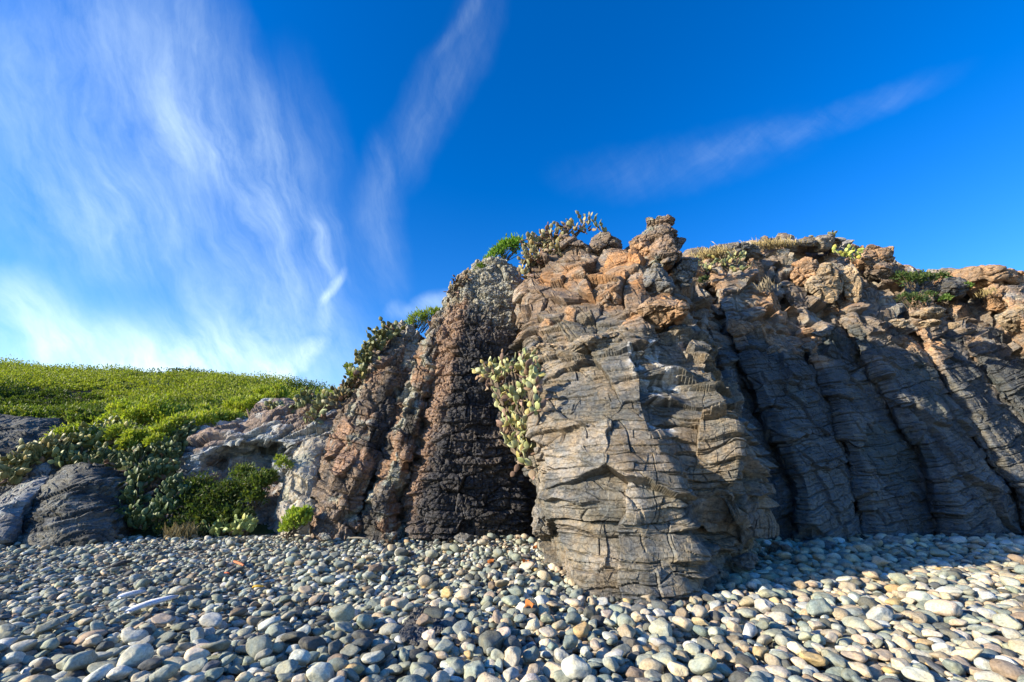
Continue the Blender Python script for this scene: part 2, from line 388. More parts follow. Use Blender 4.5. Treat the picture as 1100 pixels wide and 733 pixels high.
grid_sheet('hill', np.concatenate([np.linspace(-160, -40, 60), np.linspace(-39.6, 30, 300), np.linspace(31, 120, 40)]),
           np.concatenate([np.linspace(11, 60, 220), np.linspace(62, 200, 30)]), terrain_z, 'earth',
           lambda V: mixc(np.repeat(c3(.055, .075, .03), len(V), 0), c3(.10, .08, .055), sst(-.1, .4, fbm(V*.3, 3, 8))))

# ------------------------------------------------------------------ basalt columns
AX = lambda a, b, Y=11.: P(*b, Y)-P(*a, Y)
GRP_R = 'columns of the shaded cliff wall'
# layer presets
def slabby(a=.035, s=(.42, .42, .10), big=(.9, .9, .34)):
    return [dict(s=big, amp=a*1.3, tilt=a*2, crack=.07, cw=.05), dict(s=s, amp=a, tilt=a*1.6, crack=.035, cw=.03), dict(s=(.16, .16, .05), amp=a*.35, crack=.012, cw=.02)]
upz = lambda z0, z1: (lambda V, N, L: sst(z0, z1, V[:, 2]+.6*fbm(V*.8, 2, 4)))
dnz = lambda z0, z1: (lambda V, N, L: 1-sst(z0, z1, V[:, 2]+.6*fbm(V*.8, 2, 4)))

# A: leftmost brown column
rock('rock_column', 'leftmost reddish brown basalt column, flaky, leaning right beside the pale boulder', 'rock column',
     [[(326, 577, 12.6), (341, 577, 11.5), (362, 577, 11.3), (382, 577, 11.6)],
      [(334, 540, 12.7), (350, 540, 11.6), (371, 540, 11.4), (389, 540, 11.8)],
      [(343, 500, 12.8), (363, 500, 11.8), (388, 500, 11.6), (408, 500, 12.0)],
      [(357, 450, 13.0), (377, 450, 12.1), (404, 450, 11.9), (426, 450, 12.3)],
      [(378, 408, 13.2), (395, 406, 12.4), (420, 404, 12.2), (442, 404, 12.6)],
      [(394, 380, 13.4), (408, 376, 12.7), (432, 374, 12.6), (452, 376, 13)],
      [(404, 364, 13.6), (416, 356, 13.1), (436, 352, 13.0), (452, 358, 13.3)]],
     [dict(s=(.55, .6, .6), amp=.06, tilt=.16, crack=.05, cw=.03), dict(brick=(.26, .34), amp=.05, tilt=.09, crack=.06, cw=.025, miss=.3), dict(brick=(.085, .15), amp=.022, tilt=.03, crack=.03, cw=.016, miss=.3)],
     col_basalt((.21, .165, .13), (.29, .19, .135), .1, top=(.36, .34, .29), topz=5.2, dark=(.07, .065, .065), darkl=-.25, lichen=.1), axis=AX((358, 570), (420, 370)), back=1.3, mat='basalt_rough', seed=3,
     group='sunlit columns left of the buttress')
# B
rock('rock_column', 'narrow grey and brown column with lichened top, second from the left', 'rock column',
     [[(376, 577, 12.3), (398, 577, 11.2), (413, 577, 11.1), (432, 577, 11.8)],
      [(386, 540, 12.2), (405, 540, 11.3), (417, 540, 11.3), (432, 540, 12.2)],
      [(407, 500, 12.2), (421, 500, 11.5), (433, 500, 11.5), (446, 500, 12.3)],
      [(423, 450, 12.4), (436, 450, 11.7), (447, 450, 11.7), (462, 450, 12.3)],
      [(439, 400, 12.6), (450, 400, 11.9), (461, 400, 11.9), (472, 400, 12.5)],
      [(454, 368, 12.8), (461, 364, 12.2), (472, 362, 12.2), (482, 366, 12.7)],
      [(460, 352, 13.2), (468, 346, 12.6), (476, 345, 12.6), (486, 352, 12.9)]],
     [dict(s=(.5, .5, .6), amp=.05, tilt=.15, crack=.05, cw=.03), dict(brick=(.24, .28), amp=.05, tilt=.08, crack=.06, cw=.025, miss=.3), dict(brick=(.08, .13), amp=.02, tilt=.03, crack=.028, cw=.016, miss=.3)],
     col_basalt((.21, .18, .15), (.28, .18, .12), 0, lichen=.35, dark=(.08, .075, .07), darkl=-.3), axis=AX((405, 570), (470, 360)), back=1.2, mat='basalt_rough', seed=5,
     group='sunlit columns left of the buttress')
# C: dark lumpy column with its lit left edge coloured in
def colC(V, N, I, D):
    px = 550+V[:, 0]*FPX/(V[:, 1]*cP+(V[:, 2]-CAMH)*sP)
    n = fbm(V*1.3, 4, 5)
    c = mixc(np.repeat(c3(.06, .058, .062), len(V), 0), c3(.115, .10, .095), sst(.0, .6, n+(I[0]-.5)*.6))
    xl = np.interp(V[:, 2], [0, 1.6, 3.5, 7.5], [-2.5, -2.2, -1.85, -1.3])   # brown left flank, its sunlit strip painted in as lighter brown
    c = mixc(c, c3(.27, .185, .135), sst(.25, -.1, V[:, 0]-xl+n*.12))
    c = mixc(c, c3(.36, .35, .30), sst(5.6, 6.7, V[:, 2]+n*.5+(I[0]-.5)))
    return c
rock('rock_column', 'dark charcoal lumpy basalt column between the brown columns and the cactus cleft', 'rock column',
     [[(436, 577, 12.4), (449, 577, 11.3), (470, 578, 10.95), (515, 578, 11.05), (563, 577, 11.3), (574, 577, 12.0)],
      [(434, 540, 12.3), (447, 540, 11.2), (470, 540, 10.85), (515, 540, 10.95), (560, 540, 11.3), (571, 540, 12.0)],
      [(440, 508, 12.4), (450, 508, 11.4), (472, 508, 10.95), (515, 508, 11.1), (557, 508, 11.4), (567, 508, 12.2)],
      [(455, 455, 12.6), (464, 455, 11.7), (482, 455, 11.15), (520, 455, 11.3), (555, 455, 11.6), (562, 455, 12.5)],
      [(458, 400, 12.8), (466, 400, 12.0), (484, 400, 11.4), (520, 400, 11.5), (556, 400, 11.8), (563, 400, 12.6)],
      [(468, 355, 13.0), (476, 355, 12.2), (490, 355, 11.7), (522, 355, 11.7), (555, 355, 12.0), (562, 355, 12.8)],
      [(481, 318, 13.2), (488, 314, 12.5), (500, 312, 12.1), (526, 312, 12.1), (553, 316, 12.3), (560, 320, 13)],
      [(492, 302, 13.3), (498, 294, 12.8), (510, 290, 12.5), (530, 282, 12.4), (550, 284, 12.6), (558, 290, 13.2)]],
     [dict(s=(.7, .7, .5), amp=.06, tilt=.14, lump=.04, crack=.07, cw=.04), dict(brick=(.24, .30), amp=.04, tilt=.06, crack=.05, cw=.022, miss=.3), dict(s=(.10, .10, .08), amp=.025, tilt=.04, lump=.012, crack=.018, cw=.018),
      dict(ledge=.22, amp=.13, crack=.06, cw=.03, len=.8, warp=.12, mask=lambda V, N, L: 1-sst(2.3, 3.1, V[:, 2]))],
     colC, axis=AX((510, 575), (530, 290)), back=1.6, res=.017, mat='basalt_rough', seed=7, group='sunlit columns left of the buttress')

# buttress
def guano(V):
    s = V*np.array([5, 5, 1.6])
    n = fbm(s, 4, 71)
    a = np.exp(-((V[:, 0]-2.45)/.42)**2)*sst(1.9, 2.4, V[:, 2])*(1-sst(3.6, 4.1, V[:, 2]))
    return sst(.22, .6, n)*sst(.2, .6, a)*.75
def colBut(V, N, I, D):
    n = fbm(V*1.1+3, 4, 5); n2 = fbm(V*.45+7, 3, 15); r = I[0]
    c = mixc(np.repeat(c3(.195, .182, .152), len(V), 0), c3(.24, .20, .15), sst(-.3, .5, n+n2*.5))
    c = mixc(c, c3(.14, .138, .13), sst(.0, .5, fbm(V*1.9+23, 5, 25)*.8+(r-.5)*.6))
    z = V[:, 2]
    up = sst(3.8, 5.2, z+n*.5+(r-.5)*.8)
    br = mixc(np.repeat(c3(.24, .18, .135), len(V), 0), c3(.38, .215, .11), sst(.2, .8, fbm(V*.8+40, 3, 44)+(r-.5)*.8+.15))
    c = mixc(c, br, up)
    c = mixc(c, c3(.34, .30, .25), sst(.35, .7, fbm(V*2.4, 4, 19))*.6)
    c = mixc(c, c3(.72, .70, .66), guano(V))
    return c*(1+.2*(r-.5))[:, None]
rock('rock_buttress', 'big sunlit basalt buttress jutting onto the shingle, smooth grey brown face and orange blocks above', 'rock buttress',
     [[(600, 592, 9.4), (613, 640, 6.5), (640, 650, 6.05), (690, 652, 5.9), (742, 648, 6.05), (752, 634, 6.9), (784, 616, 7.6), (816, 604, 9.2)],
      [(596, 585, 9.4), (607, 600, 6.7), (640, 608, 6.2), (690, 610, 6.0), (741, 606, 6.1), (754, 602, 7.0), (786, 594, 7.6), (815, 590, 9.2)],
      [(590, 560, 9.4), (600, 560, 6.9), (640, 562, 6.4), (690, 564, 6.15), (734, 564, 6.2), (752, 566, 7.1), (790, 565, 7.7), (815, 562, 9.2)],
      [(580, 540, 9.5), (590, 540, 7.0), (632, 541, 6.4), (685, 543, 6.1), (728, 545, 6.1), (748, 546, 6.6), (794, 545, 6.7), (812, 545, 9.2)],
      [(570, 500, 9.7), (578, 500, 7.25), (625, 500, 6.65), (672, 502, 6.35), (716, 505, 6.25), (738, 505, 6.58), (794, 507, 6.40), (806, 508, 9.3)],
      [(570, 460, 9.8), (577, 460, 7.55), (618, 458, 7.0), (658, 458, 6.7), (697, 460, 6.5), (722, 460, 6.78), (786, 460, 6.55), (798, 465, 9.4)],
      [(568, 425, 10.0), (576, 425, 7.9), (616, 422, 7.35), (652, 420, 7.0), (687, 422, 6.8), (712, 420, 7.05), (774, 420, 6.95), (788, 430, 9.6)],
      [(566, 390, 10.4), (575, 388, 8.5), (612, 386, 8.0), (650, 385, 7.6), (688, 388, 7.3), (712, 385, 7.6), (757, 385, 7.7), (774, 395, 10)],
      [(561, 350, 10.9), (571, 346, 9.5), (608, 346, 9.0), (648, 348, 8.4), (690, 354, 7.75), (720, 350, 8.3), (744, 348, 9.1), (760, 355, 10.4)],
      [(559, 320, 11.3), (568, 310, 10.3), (604, 308, 9.8), (645, 310, 9.2), (688, 312, 8.6), (716, 312, 9.1), (736, 315, 9.8), (748, 322, 10.8)],
      [(561, 300, 11.6), (571, 288, 11.0), (606, 281, 10.5), (642, 283, 10.1), (680, 286, 9.6), (708, 286, 9.9), (728, 290, 10.5), (740, 297, 11.1)],
      [(572, 284, 12.0), (584, 272, 11.5), (606, 263, 11.0), (640, 264, 10.8), (670, 272, 10.4), (702, 274, 10.4), (720, 280, 11.0), (734, 288, 11.5)]],
     [dict(s=(1.3, 2.4, 1.2), amp=.06, tilt=.26, crack=.02, cw=.02, warp=.02, mask=dnz(3.8, 4.8)),
      dict(s=(.62, .9, .52), amp=.13, tilt=.30, crack=.10, cw=.045, warp=.03, mask=upz(3.3, 4.3)),
      dict(ledge=.30, amp=.22, crack=.06, cw=.03, len=.8, shear=.06, warp=.08, mask=lambda V, N, L: sst(1.95, 2.4, V[:, 0]+(3-V[:, 2])*.06)*(1-sst(4.6, 5.2, V[:, 2]))),
      dict(brick=(.20, .24), amp=.025, tilt=.05, crack=.04, cw=.018, miss=.3, mask=upz(2.8, 3.8)),
      dict(brick=(.62, 1.0), vj=.45, amp=.07, tilt=.10, crack=.08, cw=.022, miss=.45, shear=-.10, warp=.10, mask=dnz(4.2, 5.)),
      dict(ledge=.85, amp=.13, crack=.06, cw=.03, len=1.2, shear=-.12, warp=.15, mask=dnz(4.2, 5.)),
      dict(brick=(.30, .9), vj=.3, amp=.02, tilt=.03, crack=.07, cw=.016, miss=.75, shear=.06, warp=.08, mask=dnz(4.2, 5.)),
      dict(brick=(.13, .42), vj=.55, amp=.016, tilt=.02, crack=.06, cw=.013, miss=.45, shear=-.08, warp=.05, mask=dnz(4.2, 5.)),
      dict(brick=(.055, .17), amp=.004, tilt=.006, crack=.016, cw=.010, miss=.55, shear=-.08, mask=lambda V, N, L: sst(-.3, .2, fbm(V*.9+60, 3, 61)))],
     colBut, back=1.4, res=.0105, seed=11, cap=.3, rough=(.03, .95), round_=1)

# right wall
K = {'0': [(583, 806), (520, 805), (460, 792), (400, 775), (350, 758), (300, 740), (275, 734), (262, 732)],
     'A': [(583, 862), (520, 852), (460, 824), (400, 798), (350, 778), (300, 763), (275, 758), (262, 756)],
     'B': [(583, 926), (540, 920), (470, 903), (430, 887), (380, 865), (345, 850), (300, 836), (275, 828), (262, 826)],
     'C': [(583, 1016), (520, 1000), (480, 983), (440, 957), (390, 929), (350, 905), (300, 886), (275, 880), (262, 876)],
     'D': [(583, 1105), (520, 1080), (465, 1046), (435, 1030), (400, 1007), (350, 978), (300, 948), (280, 932), (262, 926)],
     'E': [(583, 1180), (520, 1145), (460, 1100), (410, 1062), (380, 1042), (340, 1016), (310, 998), (290, 984), (262, 976)],
     'F': [(583, 1290), (520, 1245), (460, 1195), (400, 1140), (350, 1095), (320, 1070), (290, 1046), (262, 1040)],
     'G': [(583, 1450), (520, 1390), (460, 1320), (400, 1245), (340, 1180), (290, 1130), (262, 1120)],
     'H': [(583, 1720), (520, 1640), (460, 1550), (400, 1440), (340, 1340), (290, 1270), (262, 1250)]}
def kx(k, py):
    a = sorted(K[k]); return float(np.interp(py, [q[0] for q in a], [q[1] for q in a]))
def wall_Y(py): return float(np.interp(py, [262, 275, 300, 350, 400, 460, 520, 583], [15.5, 14.9, 13.8, 12.7, 12.0, 11.5, 11.15, 10.9]))
def colWall(warmth):
    def f(V, N, I, D):
        n = fbm(V*1.0+3, 4, 5); r = I[0]
        c = mixc(np.repeat(c3(.08, .085, .088), len(V), 0), c3(.125, .124, .116), sst(-.2, .5, n+(r-.5)*.7))
        c = mixc(c, c3(.075, .09, .085), sst(.1, .5, fbm(V*.5+20, 3, 33))*.7)
        up = sst(4.9, 6.2, V[:, 2]+n*.6+(r-.5)*1.4+warmth)
        br = mixc(np.repeat(c3(.22, .18, .145), len(V), 0), c3(.36, .235, .145), sst(.05, .8, fbm(V*.7+40, 3, 44)+(r-.5)))
        c = mixc(c, br, up)
        c = mixc(c, c3(.36, .35, .31), sst(.2, .6, fbm(V*1.8+8, 4, 29)+(V[:, 2]-7.5)*.12)*.7*up)
        return c*(1+.25*(r-.5))[:, None]
    return f
wall_specs = [('0', 'A', 276, 'narrow dark slabby column in the cleft just right of the sunlit buttress', -.2, 21, .0),
              ('A', 'B', 268, 'second column right of the buttress, shaded, ending in a dark hollow', -.4, 22, .2),
              ('B', 'C', 262, 'broad smooth shaded column under the highest orange blocks of the skyline', .3, 23, .4),
              ('C', 'D', 276, 'shaded finely layered column below the loose sunlit slabs', .42, 24, .35),
              ('D', 'E', 300, 'shaded column with a small sunlit strip high on its left edge', .95, 25, .2),
              ('E', 'F', 300, 'rightmost visible shaded column leaving the frame under the orange outcrop', 1.2, 26, .2)]
for (a, b, top, lab, off, sd, wm) in wall_specs:
    lv = []
    for py in (583, 560, 520, 480, 440, 400, 370, 345, 320, 300, 285, 275, 262):
        if py < top: continue
        x0, x1 = kx(a, py), kx(b, py); w = x1-x0; Y = wall_Y(py)+off
        u = max(0., (345-py)/80.)                 # upper part breaks back
        lv.append([(x0-1, py, Y+.5), (x0+w*.05, py, Y+.05), (x0+w*.22, py, Y-.18), (x0+w*.58, py, Y+.10), (x0+w*.94, py, Y+.58), (x1+1, py, Y+1.05)])
    x0, x1 = kx(a, top), kx(b, top); w = x1-x0; Y = wall_Y(top)+off
    sky = lambda x: float(np.interp(x, [735, 760, 800, 830, 870, 895, 920, 935, 960, 975, 1000, 1020, 1060, 1100, 1200], [277, 268, 268, 263, 257, 260, 272, 266, 282, 294, 300, 294, 288, 294, 300]))
    lv.append([(x, min(top-1, sky(x)+4), Y+dy) for x, dy in ((x0, 1.3), (x0+w*.08, .7), (x0+w*.3, .5), (x0+w*.6, .6), (x0+w*.9, .9), (x1, 1.6))])
    L1 = dict(s=(1.2, 2.0, 1.5), amp=.05, tilt=.18, crack=.03, cw=.025, warp=.03, mask=dnz(4.8, 5.8))
    L2 = dict(brick=(.30, .62), amp=.035, tilt=.06, crack=.06, cw=.024, miss=.4, warp=.06, mask=dnz(5.0, 6.))
    L3 = dict(brick=(.085, .30), amp=.012, tilt=.014, crack=.032, cw=.016, miss=.5, warp=.04, mask=dnz(5.6, 6.6))
    L4 = dict(s=(.75, 1., .55), amp=.14, tilt=.34, crack=.12, cw=.05, warp=.03, mask=upz(4.9, 5.9))
    L5 = dict(brick=(.22, .3), amp=.035, tilt=.08, crack=.05, cw=.022, miss=.3, mask=upz(4.7, 5.7))
    L6 = dict(ledge=.9, amp=.12, crack=.08, cw=.03, len=1.0, warp=.15, mask=dnz(5.0, 6.))
    rock('rock_column', lab, 'rock column', lv, [L1, L2, L3, L4, L5, L6], colWall(wm), back=2.2, res=.017, mat='basalt_wall',
         group=GRP_R, axis=AX((kx(a, 583), 583), (kx(a, 350), 350)), seed=sd, cap=.25, round_=1, rough=(.05, 1.1))
for (a, b, lab, sd) in (('F', 'G', 'basalt column just past the right edge of the photo', 27), ('G', 'H', 'broad basalt column farther past the right edge', 28)):
    lv = []
    for py in (583, 520, 460, 400, 350, 310):
        x0, x1 = kx(a, py), kx(b, py); w = x1-x0; Y = wall_Y(py)
        lv.append([(x0-2, py, Y+.75), (x0+w*.1, py, Y), (x0+w*.4, py, Y-.1), (x0+w*.9, py, Y+.4), (x1+2, py, Y+1.1)])
    rock('rock_column', lab, 'rock column', lv, slabby(), colWall(.2), back=2.4, res=.06, mat='basalt_wall', group=GRP_R, seed=sd)

# ------------------------------------------------------------------ rocks on the left behind the beach
def colPale(V, N, I, D):
    n = fbm(V*.9+3, 4, 5); r = I[0]
    c = mixc(np.repeat(c3(.30, .32, .32), len(V), 0), c3(.16, .165, .17), sst(-.1, .5, n+(r-.5)*.5))
    c = mixc(c, c3(.27, .20, .155), sst(.45, .8, N[:, 2]+n*.4)*.85)
    return mixc(c, c3(.45, .46, .44), sst(.15, .5, fbm(V*2, 4, 61))*.7)
fold = [dict(s=(1.6, 1.6, .5), amp=.16, tilt=.35, crack=.12, cw=.07, shear=-.5), dict(s=(.7, .7, .16), amp=.06, tilt=.12, crack=.05, cw=.04, shear=-.5), dict(s=(.25, .25, .1), amp=.02, crack=.02, cw=.03)]
rock('rock_outcrop', 'pale blue grey folded outcrop with a dark hollow under its brown cap', 'rock outcrop',
     [[(188, 577, 14.2), (215, 577, 13.3), (250, 577, 13.1), (290, 577, 12.9), (325, 577, 12.8), (352, 577, 13.6)],
      [(190, 545, 14.4), (215, 542, 13.6), (250, 542, 13.4), (290, 545, 13.3), (325, 545, 13.0), (354, 545, 13.7)],
      [(190, 515, 14.6), (214, 512, 13.8), (245, 508, 14.6), (285, 505, 14.9), (322, 510, 13.6), (356, 515, 13.9)],
      [(192, 498, 14.8), (212, 496, 13.8), (242, 492, 15.1), (284, 486, 15.4), (318, 492, 14.2), (358, 495, 14.3)],
      [(196, 486, 15.0), (216, 484, 13.9), (244, 478, 14.2), (284, 472, 14.3), (318, 478, 14.1), (358, 480, 14.5)],
      [(206, 474, 15.6), (224, 470, 14.6), (250, 464, 14.6), (288, 458, 14.6), (322, 460, 14.5), (360, 460, 14.8)],
      [(222, 464, 16.6), (240, 458, 15.8), (264, 452, 15.5), (296, 446, 15.4), (328, 444, 15.3), (362, 444, 15.6)],
      [(248, 454, 18.0), (262, 448, 17.2), (284, 442, 16.8), (308, 436, 16.6), (334, 432, 16.4), (364, 432, 16.8)]],
     fold, colPale, back=2.5, res=.03, mat='pale_rock', axis=(-.25, 0, 1), seed=41, cap=.1, rough=(.14, .8))
rock('rock_outcrop', 'smooth cream and grey rock leaning on the foot of the leftmost brown column', 'rock outcrop',
     [[(292, 577, 13.2), (303, 577, 12.3), (318, 577, 12.0), (334, 577, 12.0), (348, 577, 12.6)],
      [(298, 545, 13.2), (306, 545, 12.4), (320, 545, 12.1), (336, 545, 12.2), (348, 545, 12.8)],
      [(302, 520, 13.3), (310, 518, 12.6), (322, 518, 12.4), (338, 518, 12.5), (352, 520, 13)],
      [(308, 500, 13.5), (316, 496, 12.9), (328, 494, 12.8), (342, 494, 12.9), (358, 498, 13.3)],
      [(318, 486, 13.9), (326, 478, 13.4), (336, 474, 13.3), (350, 472, 13.3), (366, 480, 13.5)]],
     [dict(s=(.9, .9, .7), amp=.08, tilt=.2, crack=.06, cw=.04), dict(s=(.3, .3, .25), amp=.02, tilt=.05, crack=.02, cw=.02)],
     col_basalt((.36, .33, .27), (.27, .25, .22), .1, lichen=.1), back=1.2, res=.03, mat='pale_rock', seed=43, rough=(.08, 1.3))
def colSlab(V, N, I, D):
    n = fbm(V*np.array([1.2, 1.2, 4])+3, 4, 5)
    return mixc(np.repeat(c3(.07, .073, .07), len(V), 0), c3(.15, .15, .135), sst(-.1, .6, n+N[:, 2]*.3))
strata = [dict(ledge=.16, amp=.07, crack=.07, cw=.04, len=1.2, shear=.35, warp=.25), dict(brick=(.08, .5), amp=.02, tilt=.03, crack=.03, cw=.02, miss=.6, shear=.35, warp=.2), dict(s=(1.6, 2, 1.2), amp=.05, tilt=.12, crack=.04, cw=.03)]
rock('rock_outcrop', 'low dark hump of thinly layered rock at the left edge of the shingle', 'rock outcrop',
     [[(-4, 586, 12.2), (14, 586, 10.9), (55, 584, 10.7), (95, 582, 10.9), (118, 581, 11.3), (132, 580, 12.4)],
      [(8, 568, 12.3), (26, 566, 11.2), (60, 564, 11.0), (96, 563, 11.2), (120, 563, 11.6), (134, 565, 12.5)],
      [(26, 545, 12.6), (40, 543, 11.7), (68, 541, 11.5), (100, 541, 11.7), (122, 543, 12.1), (136, 546, 12.7)],
      [(44, 524, 13.0), (56, 521, 12.3), (78, 518, 12.1), (104, 518, 12.3), (124, 522, 12.6), (138, 528, 13)],
      [(62, 508, 13.6), (72, 504, 13.0), (88, 501, 12.9), (108, 502, 13.0), (124, 507, 13.2), (136, 514, 13.5)]],
     strata, colSlab, back=2.0, res=.03, mat='basalt', axis=(-.5, 0, 1), seed=45, cap=.1, rough=(.1, .9))
rock('rock_outcrop', 'pale grey rib of rock sloping to the beach left of the dark hump', 'rock outcrop',
     [[(-60, 588, 12), (-46, 588, 10.8), (-25, 588, 10.5), (0, 587, 10.6), (14, 586, 11.2)],
      [(-40, 565, 12), (-26, 563, 11.2), (-4, 561, 11.0), (18, 560, 11.2), (32, 560, 11.9)],
      [(-16, 543, 12.6), (-4, 541, 11.8), (14, 539, 11.6), (32, 538, 11.8), (44, 540, 12.5)],
      [(10, 524, 13.4), (20, 521, 12.7), (34, 519, 12.5), (48, 519, 12.6), (58, 522, 13.2)],
      [(26, 514, 14), (34, 511, 13.5), (44, 510, 13.3), (54, 510, 13.4), (62, 513, 13.8)]],
     strata[1:], col_basalt((.26, .27, .265), (.17, .17, .165), 0, lichen=.1), back=1.6, res=.035, mat='pale_rock', axis=(-.6, 0, 1), seed=46, rough=(.08, 1.0))
rock('rock_outcrop', 'dark grey rock ledge with a brown slope at the left edge under the green hill', 'rock outcrop',
     [[(-90, 545, 14.6), (-60, 545, 13.8), (-20, 545, 13.7), (20, 545, 13.9), (46, 545, 14.8)],
      [(-90, 515, 14.8), (-60, 513, 14.2), (-20, 512, 14.2), (18, 512, 14.3), (44, 514, 15)],
      [(-90, 485, 15.8), (-60, 482, 15.2), (-20, 480, 15.2), (18, 480, 15.4), (50, 484, 15.9)],
      [(-90, 462, 16.8), (-60, 458, 16.2), (-20, 456, 16.2), (30, 456, 16.4), (66, 462, 16.9)],
      [(-90, 450, 18), (-60, 447, 17.5), (-20, 446, 17.5), (30, 447, 17.5), (62, 452, 18)]],
     strata, colSlab, back=2.5, res=.045, mat='basalt', axis=(-.3, 0, 1), seed=47, cap=.1, rough=(.14, .7))
# unseen flank rocks that close the bank toward the left
rock('rock_outcrop', 'dark layered rock just outside the left edge of the photo', 'rock outcrop',
     [[(-420, 592, 12), (-380, 592, 11), (-250, 590, 10.8), (-110, 588, 11), (-60, 588, 12)], [(-380, 520, 14), (-330, 518, 13.4), (-240, 515, 13.2), (-130, 515, 13.4), (-80, 520, 14)], [(-330, 480, 16), (-300, 478, 15.5), (-220, 475, 15.3), (-140, 476, 15.5), (-110, 480, 16)]],
     strata, colSlab, back=2.5, res=.09, mat='basalt', seed=48, rough=(.14, .7))

# ------------------------------------------------------------------ icosphere and loose boulders
def ico(sub):
    t = (1+5**.5)/2
    V = [(-1, t, 0), (1, t, 0), (-1, -t, 0), (1, -t, 0), (0, -1, t), (0, 1, t), (0, -1, -t), (0, 1, -t), (t, 0, -1), (t, 0, 1), (-t, 0, -1), (-t, 0, 1)]
    T = [(0, 11, 5), (0, 5, 1), (0, 1, 7), (0, 7, 10), (0, 10, 11), (1, 5, 9), (5, 11, 4), (11, 10, 2), (10, 7, 6), (7, 1, 8), (3, 9, 4), (3, 4, 2), (3, 2, 6), (3, 6, 8), (3, 8, 9), (4, 9, 5), (2, 4, 11), (6, 2, 10), (8, 6, 7), (9, 8, 1)]
    V = [Vector(v).normalized() for v in V]
    for _ in range(sub):
        c = {}; nT = []
        def md(a, b):
            k = (min(a, b), max(a, b))
            if k not in c: V.append((V[a]+V[b]).normalized()); c[k] = len(V)-1
            return c[k]
        for a, b, d in T:
            x, y, z = md(a, b), md(b, d), md(d, a); nT += [(a, x, z), (b, y, x), (d, z, y), (x, y, z)]
        T = nT
    return np.array([tuple(v) for v in V]), np.array(T)
ICO = {k: ico(k) for k in (1, 2, 3, 4, 5)}
def cut_stone(sub, rs, ncut, ang):
    """a worn stone: a sphere cut by random planes, edges rounded, with slow lumps"""
    V, T = ICO[sub]; V = V.copy()
    r = np.ones(len(V))
    for _ in range(ncut):
        n = rs.normal(size=3); n /= np.linalg.norm(n); d = rs.uniform(.55, .88)
        q = V@n; m = q > 1e-3; lim = np.where(m, d/np.maximum(q, 1e-3), 9)
        r = -np.log(np.exp(-ang*r)+np.exp(-ang*lim))/ang
    r = np.minimum(r, 1.1)
    V = V*r[:, None]
    o = rs.uniform(0, 50)
    V *= (1+.10*fbm(V*1.3+o, 2, 7)+.02*fbm(V*5+o, 2, 8))[:, None]
    return V, T
def tri_normals(V, T):
    n = np.cross(V[T[:, 1]]-V[T[:, 0]], V[T[:, 2]]-V[T[:, 0]]); r = np.zeros_like(V)
    for k in range(3):
        for j in range(3): r[:, k] += np.bincount(T[:, j], n[:, k], len(V))
    return r/np.maximum(np.linalg.norm(r, axis=1, keepdims=True), 1e-9)
def boulder(label, px, py, Y, w, h, col, seed, depth=None, tilt=0, mat='basalt', sub=5, layers=None, group=None, name='boulder', cat='boulder', ang=45, ncut=16):
    rs = np.random.default_rng(seed)
    V, T = cut_stone(sub, rs, ncut, ang)
    c = P(px, py, Y); k = np.linalg.norm(P(px+1, py, Y)-c)
    W, H = w*k/2/.85, h*k/2/.85; Dp = depth/2 if depth else W*.9
    V = V*np.array([W, Dp, H])
    Ry = np.array(Matrix.Rotation(R(tilt), 3, 'Y')); V = V@Ry.T+c
    N = tri_normals(V, T); S = (W+H)/2
    if layers is None: layers = [dict(s=(S*.9, S*.9, S*.5), amp=S*.06, tilt=S*.12, crack=S*.10, cw=S*.06), dict(s=(S*.3, S*.3, S*.2), amp=S*.02, tilt=S*.04, crack=S*.03, cw=S*.04)]
    # same erosion as the columns, on triangles
    D = S*.05*fbm(V/S*1.3, 4, seed)
    L = V; info = {'L': V}
    for i, ly in enumerate(layers):
        s = np.array(ly['s']); p = V/s+.2*fbm(V/s*.6, 2, seed)[:, None]
        f1, f2, rnd, tl = voro(p, seed+i*5); e = (f2-f1)*min(s)
        D = D+ly['amp']*(rnd-.5)*2+ly.get('tilt', 0)*tl*2-ly['crack']*(1-sst(0, ly['cw'], e)); info[i] = rnd
    V = V+N*D[:, None]
    o = mesh(name, V-c, None, T, mat, np.clip(col(V, N, info, D), .01, .9), False); o.location = c
    return tag(o, label, cat, group)
ORG = col_basalt((.31, .22, .15), (.37, .235, .14), 0); TAN = col_basalt((.30, .25, .19), (.38, .29, .19), 0); BRN = col_basalt((.21, .17, .14), (.27, .19, .135), 0, lichen=.1)
GRY = col_basalt((.19, .185, .175), (.24, .21, .175), 0); PAL = col_basalt((.33, .33, .30), (.30, .27, .23), 0, lichen=.2); DRK = col_basalt((.10, .10, .10), (.15, .145, .135), 0)
